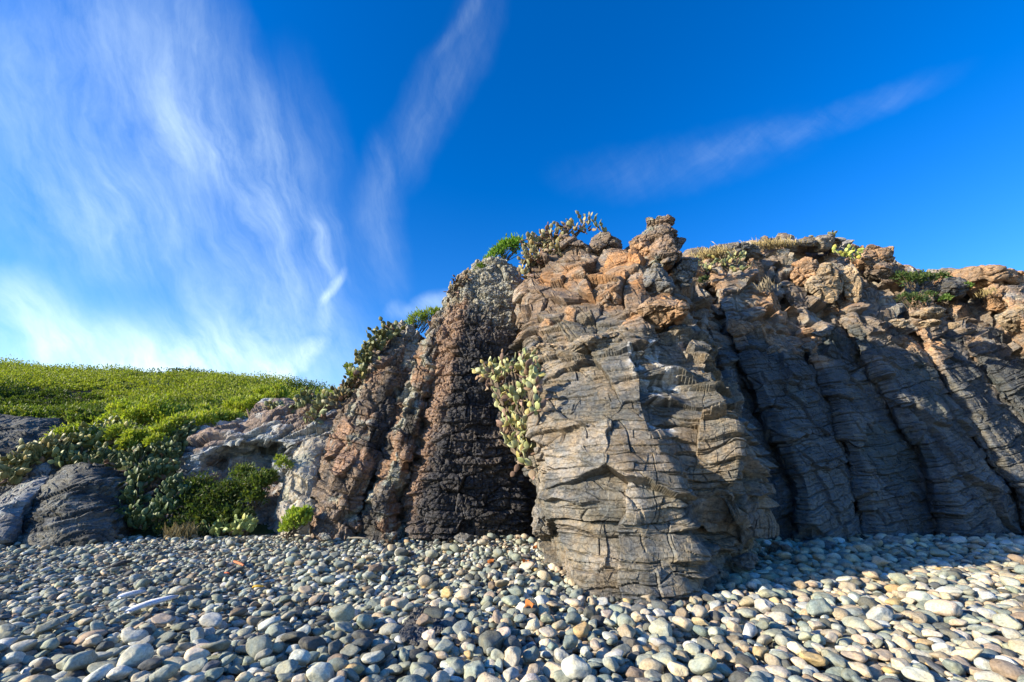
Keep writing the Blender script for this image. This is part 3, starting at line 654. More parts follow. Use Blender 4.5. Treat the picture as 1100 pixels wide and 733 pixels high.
B = [('flat dark cap stone balanced on the very top of the buttress pinnacle', 706, 241, 10.3, 30, 11, BRN, 101, 3),
     ('dark upright block under the cap stone of the pinnacle', 707, 256, 10.2, 36, 28, BRN, 102, -10),
     ('orange brown block left of the pinnacle stones', 690, 270, 10.1, 32, 34, ORG, 103, -25),
     ('dark rounded block on the right shoulder of the pinnacle', 724, 264, 10.3, 22, 26, BRN, 104, 25),
     ('cracked brown block in the middle of the pinnacle', 710, 278, 9.9, 48, 44, BRN, 105, -15),
     ('pitted dark grey knob below the pinnacle', 706, 308, 9.3, 44, 44, GRY, 106, 20),
     ('grey boulder on the right flank below the pinnacle', 735, 292, 10.0, 34, 36, GRY, 107, 10),
     ('wide orange slab jutting over the buttress front below the pinnacle', 712, 342, 8.1, 62, 26, ORG, 108, 4),
     ('orange block with a shaded right side on the buttress face, left of centre', 652, 322, 9.1, 26, 42, ORG, 109, -8),
     ('orange block next to the dark notch of the buttress', 614, 346, 8.9, 24, 38, ORG, 110, 6),
     ('small orange block beside the cleft at mid height of the buttress', 588, 358, 9.0, 24, 26, ORG, 111, -10),
     ('tan slab tilted across the middle of the buttress face', 640, 372, 8.0, 60, 26, TAN, 112, -16),
     ('pale tan ledge stone below the dark notch', 592, 378, 8.4, 32, 18, TAN, 113, 8),
     ('brown knobbly block at the upper left corner of the buttress', 612, 272, 11.0, 46, 30, BRN, 114, 0),
     ('brown block on the buttress skyline between cactus and pinnacle', 650, 264, 10.8, 38, 26, BRN, 115, 12),
     # crown of the right wall
     ('brown peaked block on the skyline of the right wall', 934, 280, 14.4, 44, 34, ORG, 121, 20),
     ('orange brown boulder just below the skyline peak of the right wall', 948, 292, 14.2, 40, 26, BRN, 122, 18),
     ('orange boulder in the middle of the right wall crown', 868, 292, 13.8, 34, 34, ORG, 123, -10),
     ('tan rounded boulder below the highest point of the skyline', 886, 308, 13.4, 38, 40, TAN, 124, 12),
     ('tan upright boulder at the sunlit edge of the wall crown', 914, 306, 13.5, 26, 44, TAN, 125, 10),
     ('orange brown boulder at the left of the wall crown', 810, 290, 13.9, 22, 36, ORG, 126, 0),
     ('grey flat rock crowning the highest skyline point', 872, 264, 14.9, 70, 16, GRY, 127, 0),
     ('grey brown rock on the skyline near the buttress', 790, 274, 14.2, 56, 20, GRY, 128, 0),
     ('pale sunlit slab resting high on the shaded wall, upper of the pair', 1000, 337, 12.5, 34, 13, TAN, 129, -6),
     ('pale sunlit slab resting high on the shaded wall, lower of the pair', 1000, 348, 12.3, 20, 7, TAN, 130, 4),
     ('small pale stone wedged in the wall left of the two sunlit slabs', 967, 347, 12.4, 17, 10, TAN, 131, 16),
     ('pale pebble shaped rock at the head of the sunlit strip', 1024, 351, 12.4, 12, 8, TAN, 132, 0),
     ('long orange capped outcrop block on the right skyline', 1050, 300, 14.3, 84, 32, ORG, 133, 6),
     ('orange block under the right skyline outcrop', 1074, 322, 13.8, 40, 36, ORG, 134, -12),
     ('tan block at the right edge below the orange outcrop', 1094, 342, 13.3, 36, 34, TAN, 135, 0),
     ('dark block in the hollow left of the orange outcrop', 1022, 310, 13.9, 38, 24, DRK, 136, 10),
     ('orange block at the right end of the skyline outcrop', 1098, 306, 14.0, 34, 34, ORG, 137, 0),
     ('pale oval stone stuck in the top of the shaded wall', 829, 376, 11.6, 16, 8, GRY, 138, -5),
     ('pale round stone in the joint of the shaded wall', 868, 372, 11.9, 14, 11, GRY, 139, 0),
     ('flat grey stone above the joint of the shaded wall', 884, 358, 12.1, 24, 9, GRY, 140, -8),
     # feet
     ('grey chipped rock at the right foot of the buttress on the shingle', 800, 603, 7.4, 22, 16, GRY, 150, -20),
     ('dark rock wedged between the dark column and the buttress', 584, 562, 8.3, 30, 34, GRY, 151, 0),
     ('pale blue angular rock at the foot of the second shaded column', 930, 588, 9.6, 26, 13, PAL, 153, -12),
     ('small pale angular rock against the base of the middle shaded column', 962, 583, 10.1, 20, 10, PAL, 154, 10),
     ('grey fallen block in the shadow just right of the buttress foot', 838, 592, 9.2, 24, 14, GRY, 155, 8),
     ('flat grey fallen slab at the dark hollow of the shaded wall', 880, 586, 9.9, 26, 9, GRY, 156, -6),
     ('broken dark block at the base of the shaded wall near the right edge', 1050, 582, 10.9, 30, 13, DRK, 157, 6),
     ('brown chunk fallen at the foot of the narrow column', 418, 577, 10.9, 16, 10, BRN, 158, -14),
     ('dark chunk fallen at the foot of the charcoal column', 500, 579, 10.6, 22, 9, DRK, 159, 7),
     ('brown angular chunk at the foot of the leftmost column', 350, 577, 11.0, 15, 9, BRN, 160, 12),
     ('dark vesicular lump lying flat in the shingle below the dark column', 458, 668, 5.2, 52, 16, DRK, 152, 3)]
for b in B:
    big = b[4] > 55
    boulder(b[0], b[1], b[2], b[3], b[4], b[5], b[6], b[7], tilt=b[8], depth=(b[4]*.026*(.8 if big else 1)), sub=5 if b[4] > 30 else 4, mat='basalt',
            group='blocks on the buttress' if b[7] < 120 else ('blocks on the crown of the right wall' if b[7] < 150 else None))
# a mass of rock behind the columns so that no joint opens to the sky
rock('rock_mass', 'dark recessed basalt seen in the joints between the columns', 'rock mass',
     [[(345, 577, 14.0), (420, 577, 12.7), (560, 577, 12.3), (700, 577, 12.3), (900, 577, 12.2), (1150, 577, 12.4), (1400, 577, 13)],
      [(380, 480, 14.2), (440, 480, 13.1), (560, 480, 12.6), (700, 480, 12.6), (880, 480, 12.6), (1090, 480, 12.8), (1330, 480, 13.3)],
      [(430, 400, 14.5), (470, 395, 13.5), (560, 390, 12.9), (700, 390, 13), (850, 390, 13.2), (1010, 390, 13.4), (1230, 390, 14)],
      [(470, 350, 15.2), (500, 330, 14), (560, 315, 13.3), (700, 310, 13.5), (850, 310, 14.5), (970, 325, 14.6), (1150, 330, 15)]],
     slabby(), col_basalt((.11, .11, .11), (.17, .15, .13), 0), back=2.5, res=.07, mat='basalt_wall', seed=60, cap=.4)

# ------------------------------------------------------------------ plants
def frame_rand(rs, n, up=.5):
    """random orthonormal frames whose long axis leans up"""
    z = rs.normal(size=(n, 3)); z[:, 2] += up*2.2; z /= np.linalg.norm(z, axis=1, keepdims=True)
    a = rs.normal(size=(n, 3)); x = np.cross(a, z); x /= np.linalg.norm(x, axis=1, keepdims=True); y = np.cross(z, x)
    return x, y, z
def leaf_cloud(pos, size, rs, up=.3, wid=.45, col=(.1, .15, .03), var=.35, outward=None, yel=.0):
    n = len(pos); x, y, z = frame_rand(rs, n, up)
    if outward is not None:
        z = z*.8+outward*.9; z /= np.linalg.norm(z, axis=1, keepdims=True); x = np.cross(y, z); x /= np.linalg.norm(x, axis=1, keepdims=True); y = np.cross(z, x)
    s = size*rs.uniform(.6, 1.35, n)[:, None]
    V = np.stack([pos, pos+z*s*.5+x*s*wid*.5+y*s*.08, pos+z*s, pos+z*s*.5-x*s*wid*.5+y*s*.08], 1).reshape(-1, 3)
    Q = np.arange(4*n).reshape(n, 4)
    k = rs.uniform(1-var, 1+var, n)[:, None]*np.array(col)[None]
    t = rs.uniform(0, 1, n)[:, None]**3*(.5+yel); k = k*(1-t)+np.array([[.22, .20, .05]])*t*(np.mean(col)/.09)
    return V, Q, np.repeat(k, 4, 0)
def tube(pts, r0, r1, nseg=5):
    pts = np.array(pts, float); n = len(pts); V = []
    for i, p in enumerate(pts):
        d = pts[min(i+1, n-1)]-pts[max(i-1, 0)]; d /= np.linalg.norm(d)+1e-9
        a = np.cross(d, (0.3, .9, .2)); a /= np.linalg.norm(a)+1e-9; b = np.cross(d, a); r = r0+(r1-r0)*i/(n-1)
        for k in range(nseg): t = 2*math.pi*k/nseg; V.append(p+r*(a*math.cos(t)+b*math.sin(t)))
    Q = [(i*nseg+k, i*nseg+(k+1) % nseg, (i+1)*nseg+(k+1) % nseg, (i+1)*nseg+k) for i in range(n-1) for k in range(nseg)]
    return np.array(V), np.array(Q)
def join(parts):
    V, Q, Cc, o = [], [], [], 0
    for v, q, c in parts: V.append(v); Q.append(q+o); Cc.append(np.broadcast_to(c, v.shape)); o += len(v)
    return np.concatenate(V), np.concatenate(Q), np.concatenate(Cc)
def root_at(name, loc, label, cat, group=None):
    o = bpy.data.objects.new(name, None); C.objects.link(o); o.location = loc; o.empty_display_size = .2
    return tag(o, label, cat, group)
def blobs_world(bl):
    out = []
    for (px, py, Y, r) in bl:
        c = P(px, py, Y); k = np.linalg.norm(P(px+1, py, Y)-c); out.append((c, r*k))
    return out
# pad of a prickly pear: flattened, egg-shaped, on its stalk end at the origin, length 1
def pad_proto():
    V = []; nu, nv = 10, 7
    for j in range(nv):
        t = j/(nv-1); z = t; hw = .36*math.sin(math.pi*min(1, max(0, t))**.8)**.7+.035
        th = .075*math.sin(math.pi*t)**.5+.012
        for i in range(nu): a = 2*math.pi*i/nu; V.append((hw*math.cos(a), th*math.sin(a), z))
    Q = [(j*nu+i, j*nu+(i+1) % nu, (j+1)*nu+(i+1) % nu, (j+1)*nu+i) for j in range(nv-1) for i in range(nu)]
    return np.array(V), np.array(Q)
PADV, PADQ = pad_proto()
def pads_mesh(spec):
    """spec: list of (pos, x, y, z, length, colour)"""
    n = len(spec); p = np.array([s[0] for s in spec]); X = np.array([s[1] for s in spec]); Y = np.array([s[2] for s in spec]); Z = np.array([s[3] for s in spec]); l = np.array([s[4] for s in spec])[:, None, None]; c = np.array([s[5] for s in spec])
    bend = (PADV[:, 2]**2*.08)
    V = p[:, None]+l*(PADV[None, :, 0:1]*X[:, None]+(PADV[None, :, 1:2]+bend[None, :, None])*Y[:, None]+PADV[None, :, 2:3]*Z[:, None])
    Q = (np.arange(n)[:, None, None]*len(PADV)+PADQ[None]).reshape(-1, 4)
    t = PADV[:, 2][None, :, None]
    cc = c[:, None]*(.85+.3*t)
    return V.reshape(-1, 3), Q, cc.reshape(-1, 3)
def cactus(label, bl, nseed, size, seed, dead=.3, col=(.16, .19, .075), col2=(.26, .27, .12), hang=False, group='prickly pears on the rocks', up=.9, tip=.2):
    rs = np.random.default_rng(seed); bw = blobs_world(bl)
    wts = np.array([r*r for c, r in bw]); wts /= wts.sum()
    base = min(bw, key=lambda b: b[0][2]); loc = base[0].copy(); loc[2] -= base[1]*.5
    live, dry, stems = [], [], []
    for _ in range(nseed):
        c, r = bw[rs.choice(len(bw), p=wts)]
        d = rs.normal(size=3); d /= np.linalg.norm(d); d[1] = -abs(d[1])*.9+.1
        p = c+d*r*rs.uniform(.1, .75)*np.array([1, .8, 1]); p[2] -= r*.15
        isdead = rs.random() < dead
        z = np.array([d[0]*.8, d[1]*.7-.1, .2+up*rs.uniform(.3, 1.1)])+rs.normal(size=3)*.35
        if isdead: z[2] -= rs.uniform(.3, 1.6)
        nch = 1+(rs.random() < .75)+(rs.random() < .4)
        for k in range(nch):
            z = z/np.linalg.norm(z); a = rs.normal(size=3)+np.array([0, 1.2, 0]); x = np.cross(a, z); x /= np.linalg.norm(x); y = np.cross(z, x)
            l = size*rs.uniform(.7, 1.25)*(.88**k)
            if isdead: cc = np.array([(.30, .20, .13), (.36, .27, .18), (.22, .14, .10), (.33, .22, .17)][rs.integers(4)])*rs.uniform(.7, 1.2); dry.append((p, x*rs.uniform(.5, 1), y, z, l, cc))
            else:
                t = rs.random(); cc = (np.array(col)*(1-t)+np.array(col2)*t)*rs.uniform(.8, 1.2)
                if rs.random() < tip: cc = cc*np.array([1.25, 1.0, .75])
                live.append((p, x, y, z, l, cc))
            p = p+z*l*.93+x*l*rs.uniform(-.2, .2)
            z = z+rs.normal(size=3)*.55+np.array([0, 0, .3])
        if rs.random() < .35: stems.append((loc*.3+c*.7-np.array([0, 0, r*.4]), c+d*r*.3))
    rt = root_at('prickly_pear', loc, label, 'cactus', group)
    def put(nm, V, Q, cc, m, kind=None):
        o = mesh(nm, V-loc, Q, None, m, cc, parent=rt)
        return o
    if live: put('green_pads', *pads_mesh(live), 'pad')
    if dry: put('withered_pads', *pads_mesh(dry), 'dry')
    ps = []
    for a, b in stems:
        m = (a+b)/2+rs.normal(size=3)*.05; v, q = tube([a, m, b], .03, .018); ps.append((v, q, np.array([.17, .13, .09])))
    if ps: put('stems', *join(ps), 'dry')
    return rt
def shrub(label, bl, nleaf, size, seed, col=(.13, .19, .03), group='leafy shrubs', name='shrub', cat='shrub', up=.3, wid=.45, ground=None, sprays=0, yel=0.):
    rs = np.random.default_rng(seed); bw = blobs_world(bl); wts = np.array([r*r for c, r in bw]); wts /= wts.sum()
    base = min(bw, key=lambda b: b[0][2]); loc = base[0].copy(); loc[2] -= base[1]*.85
    idx = rs.choice(len(bw), nleaf, p=wts); cen = np.array([b[0] for b in bw])[idx]; rad = np.array([b[1] for b in bw])[idx]
    d = rs.normal(size=(nleaf, 3)); d /= np.linalg.norm(d, axis=1, keepdims=True)
    # foliage sits in tufts near the outside
    tn = max(6, nleaf//40); td = rs.normal(size=(tn, 3)); td[:, 2] = np.abs(td[:, 2])*1.1-.25; td /= np.linalg.norm(td, axis=1, keepdims=True)
    k = rs.integers(tn, size=nleaf); d = td[k]+d*.34
    pos = cen+d*rad[:, None]*rs.uniform(.55, 1.02, nleaf)[:, None]*(np.array([1, 1, .9]))*(.75+.35*h01(k, k*0, k*0, seed)[:, None])
    dn = d/np.linalg.norm(d, axis=1, keepdims=True)
    V, Q, cc = leaf_cloud(pos, size, rs, up, wid, col, outward=dn*.6, yel=yel)
    rt = root_at(name, loc, label, cat, group)
    mesh('foliage', V-loc, Q, None, 'leaf', cc, False, parent=rt)
    ps = []
    for i in range(max(5, min(30, nleaf//60))):
        c, r = bw[rs.choice(len(bw), p=wts)]; b = c+rs.normal(size=3)*r*.45; a = loc*.5+np.array([c[0], c[1], loc[2]])*.5+rs.normal(size=3)*.04
        v, q = tube([a, (a+b)/2+rs.normal(size=3)*r*.1, b], .014+.01*r, .006, 4); ps.append((v, q, np.array([.13, .10, .07])))
    v, q, c_ = join(ps); mesh('stems', v-loc, q, None, 'dry', c_, parent=rt)
    return rt
# cacti on the rocks
cactus('tall prickly pear in the cleft on the sunlit buttress edge, green above and withered below',
       [(530, 404, 8.7, 15), (550, 398, 8.6, 18), (570, 402, 8.2, 15), (562, 425, 8.2, 18), (543, 432, 8.6, 14), (553, 455, 8.3, 18), (567, 462, 7.9, 13), (562, 482, 7.9, 13), (572, 498, 7.6, 8), (550, 478, 8.3, 10), (576, 412, 7.5, 10), (575, 440, 7.3, 9), (524, 398, 8.8, 9), (566, 390, 8.3, 10)],
       330, .155, 201, dead=.40, col=(.26, .29, .11), col2=(.44, .44, .24), up=.8)
cactus('large prickly pear along the buttress skyline, pale pads drooping over its left corner',
       [(577, 262, 11.3, 16), (592, 256, 11.2, 17), (612, 246, 11.2, 14), (628, 244, 11.3, 9), (570, 280, 11.1, 16), (586, 276, 11.0, 15), (600, 268, 10.9, 12), (566, 296, 11.0, 8)], 210, .17, 202, dead=.42, col=(.20, .20, .10), col2=(.34, .31, .17))
cactus('small purple brown prickly pear on the left shoulder of the charcoal column', [(492, 304, 12.3, 7), (487, 312, 12.3, 6), (502, 298, 12.3, 6), (483, 330, 12.2, 3)], 34, .15, 203, dead=.45, col=(.15, .11, .07), col2=(.2, .17, .1))
cactus('dark green prickly pear climbing the upper left edge of the brown column', [(424, 356, 12.8, 9), (412, 362, 12.7, 11), (402, 374, 12.6, 12), (394, 388, 12.5, 11), (388, 400, 12.5, 9)], 120, .19, 204, dead=.12, col=(.085, .10, .04), col2=(.17, .18, .07))
cactus('round dark prickly pear clump beside the brown column above the pale outcrop', [(369, 424, 12.9, 12), (362, 432, 12.9, 8), (376, 414, 12.9, 9)], 64, .17, 205, dead=.18, col=(.10, .10, .05), col2=(.2, .18, .1))
cactus('olive prickly pear growing on top of the pale outcrop', [(330, 432, 15.6, 12), (312, 438, 15.8, 10), (348, 434, 15.4, 9), (296, 441, 16.0, 8)], 80, .22, 206, dead=.12, col=(.12, .14, .06), col2=(.2, .22, .1))
cactus('small pale prickly pear under the olive one, at the right end of the outcrop', [(340, 447, 14.6, 7), (330, 450, 14.6, 6)], 26, .2, 207, dead=.1, col=(.2, .22, .11), col2=(.28, .3, .15))
cactus('prickly pear with brown withered pads on the wall crown nearest the pinnacle', [(752, 282, 13.2, 7), (776, 284, 13.1, 11), (790, 280, 13.2, 9), (760, 290, 13.0, 6), (795, 292, 12.9, 6)], 62, .17, 208, dead=.45, col=(.22, .24, .1), col2=(.35, .36, .17))
cactus('small yellow green prickly pear on the sunlit crown of the right wall', [(908, 274, 13.9, 6), (917, 277, 13.9, 6), (895, 271, 14.2, 4)], 20, .17, 209, dead=.05, col=(.3, .36, .08), col2=(.38, .42, .12))
cactus('tiny cactus sprig on the buttress skyline left of the pinnacle', [(642, 244, 11.0, 3), (650, 250, 11.0, 3)], 7, .16, 210, dead=.2)
cactus('tiny dark cactus on the highest point of the wall skyline', [(893, 256, 14.6, 4), (875, 257, 14.7, 3)], 9, .15, 211, dead=.2, col=(.13, .12, .06))
cactus('low bright green prickly pear at the edge of the shingle below the outcrop', [(240, 568, 12.4, 8), (256, 570, 12.3, 8), (270, 566, 12.3, 8), (232, 573, 12.3, 5)], 52, .19, 212, dead=.05, col=(.2, .26, .09), col2=(.3, .36, .13), group='prickly pears by the beach')
# prickly pear thickets on the bank
HC = dict(group='prickly pear thickets on the bank', dead=.10)
cactus('reddish green prickly pear thicket hanging at the left edge above the dark hump', [(18, 502, 13.4, 16), (38, 492, 13.6, 18), (60, 486, 13.9, 18), (12, 515, 13.2, 10)], 190, .23, 220, col=(.15, .16, .06), col2=(.24, .23, .10), **HC)
cactus('olive prickly pear thicket sloping up to the terrace on the left', [(85, 478, 14.4, 17), (105, 470, 15.2, 16), (124, 462, 16.0, 14), (140, 472, 15.0, 14), (70, 494, 13.8, 12)], 190, .24, 221, col=(.15, .18, .06), col2=(.24, .26, .10), **HC)
cactus('dense deep green prickly pear bank right of the dark hump', [(150, 496, 13.6, 17), (168, 508, 13.3, 17), (150, 520, 13.0, 16), (178, 490, 14.0, 15), (146, 538, 12.7, 14)], 240, .21, 222, col=(.06, .09, .035), col2=(.11, .15, .06), **HC)
cactus('lower prickly pear thicket reaching the shingle beside the dark hump', [(138, 556, 12.4, 12), (156, 560, 12.3, 14), (178, 548, 12.5, 16), (190, 530, 12.8, 15)], 190, .20, 223, col=(.055, .085, .035), col2=(.10, .15, .06), **HC)
cactus('prickly pear patch at the left foot of the pale outcrop', [(192, 470, 15.0, 12), (188, 486, 14.4, 12), (205, 462, 15.4, 10)], 100, .22, 224, col=(.09, .12, .05), col2=(.17, .2, .08), **HC)
cactus('dull green prickly pears in the saddle just behind the dark hump', [(88, 500, 13.9, 10), (108, 498, 13.9, 11), (126, 500, 13.9, 11), (118, 488, 14.4, 11), (96, 490, 14.3, 9)], 130, .22, 225, col=(.08, .11, .045), col2=(.16, .18, .07), **HC)
# shrubs
BS = dict(group='leafy shrubs on the bank')
shrub('dark green vine mat below the hollow of the pale outcrop', [(212, 528, 13.1, 18), (232, 540, 12.9, 20), (252, 532, 13.0, 18), (222, 556, 12.6, 18), (204, 548, 12.7, 16), (246, 556, 12.6, 15), (268, 524, 13.0, 13)], 9000, .10, 301, col=(.06, .10, .025), **BS)
shrub('green shrub spreading right of the hollow between outcrop and cream rock', [(262, 512, 13.2, 12), (278, 520, 12.9, 13), (272, 536, 12.8, 12), (288, 514, 13.1, 9)], 3400, .10, 302, col=(.09, .14, .03), **BS)
shrub('dark low shrub at the shingle edge, left of the cream rock', [(196, 566, 12.4, 12), (216, 570, 12.3, 9), (176, 570, 12.3, 9), (262, 556, 12.5, 9)], 3000, .09, 303, col=(.06, .10, .035), **BS)
shrub('bright yellow green shrub at the foot of the leftmost brown column', [(315, 564, 11.4, 10), (323, 560, 11.4, 9), (308, 570, 11.4, 6), (328, 552, 11.5, 6), (316, 552, 11.5, 5)], 1700, .10, 304, col=(.26, .36, .05), **BS)
shrub('small yellow green plant rooted high on the cream rock', [(305, 500, 12.6, 7), (300, 494, 12.7, 4)], 420, .09, 305, col=(.22, .3, .05), **BS)
shrub('bright feathery shrub behind the top of the narrow column', [(450, 344, 13.4, 10), (462, 340, 13.4, 9), (440, 350, 13.4, 7), (470, 336, 13.5, 5)], 1500, .12, 306, col=(.2, .3, .04), wid=.25, group='shrubs on the column tops', up=.9)
shrub('vivid green shrub on the skyline left of the buttress cactus', [(545, 268, 12.8, 11), (556, 264, 12.8, 9), (535, 274, 12.7, 8), (526, 280, 12.7, 5)], 1500, .12, 307, col=(.14, .30, .03), group='shrubs on the column tops', up=.7)
shrub('tiny green tuft on the shoulder of the charcoal column', [(517, 288, 12.6, 5), (511, 292, 12.6, 3)], 260, .1, 308, col=(.12, .2, .04), group='shrubs on the column tops')
shrub('pale green weed below the dark prickly pear on the brown column edge', [(381, 404, 12.7, 7), (376, 396, 12.8, 5)], 500, .1, 309, col=(.2, .26, .06), group='shrubs on the column tops', up=1)
shrub('low green shrub in the dip of the right skyline', [(980, 302, 13.8, 9), (968, 298, 13.9, 6), (995, 300, 13.9, 8), (1012, 298, 13.9, 6)], 1300, .1, 310, col=(.07, .13, .04), group='green plants on the right wall')
shrub('dull green ground plant on the ledge below the right skyline dip', [(985, 324, 12.9, 9), (972, 320, 12.9, 6), (998, 318, 13, 5)], 900, .08, 311, col=(.07, .12, .04), group='green plants on the right wall')
shrub('small green weed left of the orange outcrop blocks', [(1016, 322, 12.9, 5), (1040, 308, 13.6, 4)], 350, .08, 312, col=(.12, .22, .05), group='green plants on the right wall')
shrub('grey green weed among the rocks below the wall crown cactus', [(742, 286, 12.9, 5), (756, 302, 12.6, 5)], 400, .08, 313, col=(.14, .18, .07), group='green plants on the right wall')
def dry_grass(label, px, py, Y, w, h, n, seed, col=(.42, .33, .15)):
    rs = np.random.default_rng(seed); c = P(px, py, Y); k = np.linalg.norm(P(px+1, py, Y)-c)
    pos = c+np.stack([rs.normal(size=n)*w*k/3, rs.normal(size=n)*.15, rs.normal(size=n)*.03], 1)
    x, y, z = frame_rand(rs, n, 1.5); s = (h*k)*rs.uniform(.5, 1.2, n)[:, None]
    V = np.stack([pos-x*.006, pos+x*.006, pos+z*s*.7+x*.004+y*s*.05, pos+z*s+y*s*.2], 1).reshape(-1, 3)
    cc = np.repeat(np.array(col)[None]*rs.uniform(.7, 1.25, n)[:, None], 4, 0)
    o = mesh('dry_grass_tuft', V-c, np.arange(4*n).reshape(n, 4), None, 'dry', cc, False); o.location = c
    tag(o, label, 'grass tuft', 'dry grass tufts on the wall crown')
dry_grass('golden dry grass tuft behind the cactus next to the pinnacle', 768, 276, 13.6, 30, 9, 500, 401)
dry_grass('thin dry grass fringe on the skyline left of the highest point', 832, 266, 14.6, 50, 8, 700, 402)
dry_grass('wispy pale stems rising in front of the orange boulder of the wall', 822, 312, 13.0, 16, 13, 60, 403, (.30, .25, .17))
dry_grass('short straw tuft between the skyline dip and the orange outcrop', 1060, 316, 13.4, 10, 6, 90, 404)
dry_grass('brown grass blades at the shingle edge below the vines', 196, 577, 12.0, 26, 14, 220, 405, (.24, .2, .1))

for i_, (lab_, bl_) in enumerate([('bright yellow green shrub growing through the prickly pears above the dark hump', [(70, 470, 14.6, 11), (86, 466, 14.8, 10), (58, 476, 14.3, 8)]),
                      ('lime shrub spilling over the bank in the middle of the prickly pear slope', [(128, 468, 14.8, 12), (146, 472, 14.6, 11), (136, 480, 14.3, 9)]),
                      ('yellow green shrub spilling down beside the left end of the pale outcrop', [(176, 466, 14.8, 12), (192, 458, 15.2, 12), (168, 476, 14.3, 9)])]):
    shrub(lab_, bl_, 3200, .12, 330+i_, col=(.27, .34, .04), yel=.2, **BS)
# terrace and hill: individual bushes one can tell apart, then the mass of scrub as one object
tb = [(118, 462, 17.0, 20, 'bright yellow green bush at the left end of the terrace'), (152, 450, 17.6, 24, 'tall bright bush in the middle of the terrace with feathery top'),
      (184, 452, 17.4, 22, 'bright green bush right of the feathery one on the terrace'), (212, 462, 16.6, 20, 'yellow green bush spilling toward the pale outcrop'),
      (238, 456, 17.4, 15, 'small yellow green bush just above the pale outcrop'), (160, 474, 16.0, 17, 'shaded green bush below the terrace edge'),
      (268, 434, 19.5, 16, 'round lime green bush on the slope over the outcrop'), (92, 452, 18.5, 13, 'low olive bush near the brown soil patch')]
tb += [(60, 462, 19.0, 12, 'olive bush behind the prickly pears at the left'), (136, 466, 16.4, 15, 'lime bush in front of the tall feathery bush'),
       (198, 448, 18.6, 15, 'dark green bush behind the terrace edge'), (226, 446, 18.8, 14, 'mid green bush behind the small yellow green one'),
       (255, 452, 18.0, 10, 'small olive bush touching the top of the pale outcrop'), (110, 482, 15.4, 12, 'low bright bush among the prickly pears'),
       (188, 478, 15.6, 14, 'yellow green bush hanging over the prickly pear bank'), (285, 428, 20.5, 14, 'lime bush high on the slope behind the olive cactus')]
for i, (px, py, Y, r, lab) in enumerate(tb):
    rs = random.Random(i); bl = [(px+rs.uniform(-1, 1)*r*1.0, py+rs.uniform(-.35, .5)*r, Y+rs.uniform(-.5, .5), r*rs.uniform(.4, .75)) for _ in range(7)]
    c = (.27, .34, .035) if i not in (5, 7, 8, 10, 12) else (.11, .17, .035)
    shrub(lab, bl, 3400, .15, 500+i, col=c, group='bushes on the terrace', wid=.42, up=.5, yel=.2)
def hill_scrub():
    rs = np.random.default_rng(77); n = 5200
    y = 16.2+(rs.random(n)**1.25)*27; x_ = 0; x = rs.uniform(-1.45, -.12, n)*y
    k = (x < -4.5) & ~((y < 18) & (x > -8.0)) & ~((y < 21) & (x/y > -1.05)); x, y = x[k], y[k]
    z = terrain_z(x, y)
    dens = fbm(np.stack([x*.10, y*.10, x*0], 1), 3, 90)
    bare = (np.hypot((x+20)/3.5, (y-19.5)/1.6) < 1) | (dens < -.75) & (y < 26)
    x, y, z, dens = x[~bare], y[~bare], z[~bare], dens[~bare]; n = len(x)
    r = rs.uniform(.3, 1.0, n)*(1+.6*dens); r = np.clip(r, .25, 1.6)
    m = np.where(y < 26, 100, 66); idx = np.repeat(np.arange(n), m); N_ = len(idx)
    d = rs.normal(size=(N_, 3)); d[:, 2] = np.abs(d[:, 2]); d /= np.linalg.norm(d, axis=1, keepdims=True)
    h = r[idx]*rs.uniform(.75, 1.1, N_)
    pos = np.stack([x[idx], y[idx], z[idx]], 1)+d*h[:, None]*np.array([1.25, 1.25, .85])
    kind = fbm(np.stack([x*.16, y*.13, x*0+4], 1), 3, 55)
    V, Q, cc = leaf_cloud(pos, .15, rs, .35, .6, (.23, .28, .03), outward=d*1.0)
    t = sst(.15, .6, kind)
    for (qx, qy, qY, rx, ry) in ((15, 428, 27, 4.5, 2.5), (180, 430, 26, 4.5, 1.8), (130, 436, 24, 3.0, 1.2), (300, 432, 24, 2.5, 1.5)):  # darker leaf patches paint in the shade of the hollows behind the terrace
        q = P(qx, qy, qY); t = np.maximum(t, sst(1.25, .8, np.hypot((x-q[0])/rx, (y-q[1])/ry)+.25*dens))
    t = np.repeat(t[idx], 4)[:, None]
    cc = cc*(1-t*.62)*np.where(t > .5, np.array([[.8, 1, 1.1]]), 1)
    o = mesh('hillside_scrub', V, Q, None, 'leaf', cc, False); tag(o, kind='stuff')
hill_scrub()

# ------------------------------------------------------------------ shingle: stones dropped one by one onto a height map
def label_stones(recs):
    """recs: list of dict(px,py,size,col,shape); returns one distinct label for each"""
    xs = [(95, 'at the far left'), (190, 'near the white driftwood'), (300, 'below the pale outcrop'), (400, 'below the brown columns'), (500, 'below the charcoal column'), (600, 'left of the buttress foot'),
          (690, 'before the buttress, left part'), (780, 'before the buttress, right part'), (880, 'right of the buttress'), (990, 'toward the right edge'), (2000, 'hard by the right edge')]
    ys = [(612, 'high on the shingle'), (645, 'in the upper shingle'), (680, 'in the middle shingle'), (708, 'in the lower shingle'), (9999, 'along the bottom')]
    groups = {}
    for i, r in enumerate(recs):
        a = next(t for x, t in xs if r['px'] < x); b = next(t for y, t in ys if r['py'] < y)
        groups.setdefault((r['col'], r['shape'], b, a), []).append(i)
    out = [None]*len(recs); rk = ['largest', 'second largest', 'third largest', 'fourth largest', 'fifth largest', 'sixth largest', 'seventh largest', 'eighth largest']
    for (c, s, b, a), ids in groups.items():
        ids.sort(key=lambda i: -recs[i]['size'])
        for k, i in enumerate(ids):
            out[i] = f"{(rk[min(k, 7)]+' ') if len(ids) > 1 else ''}{c} {s} stone {b} {a}"
    return out
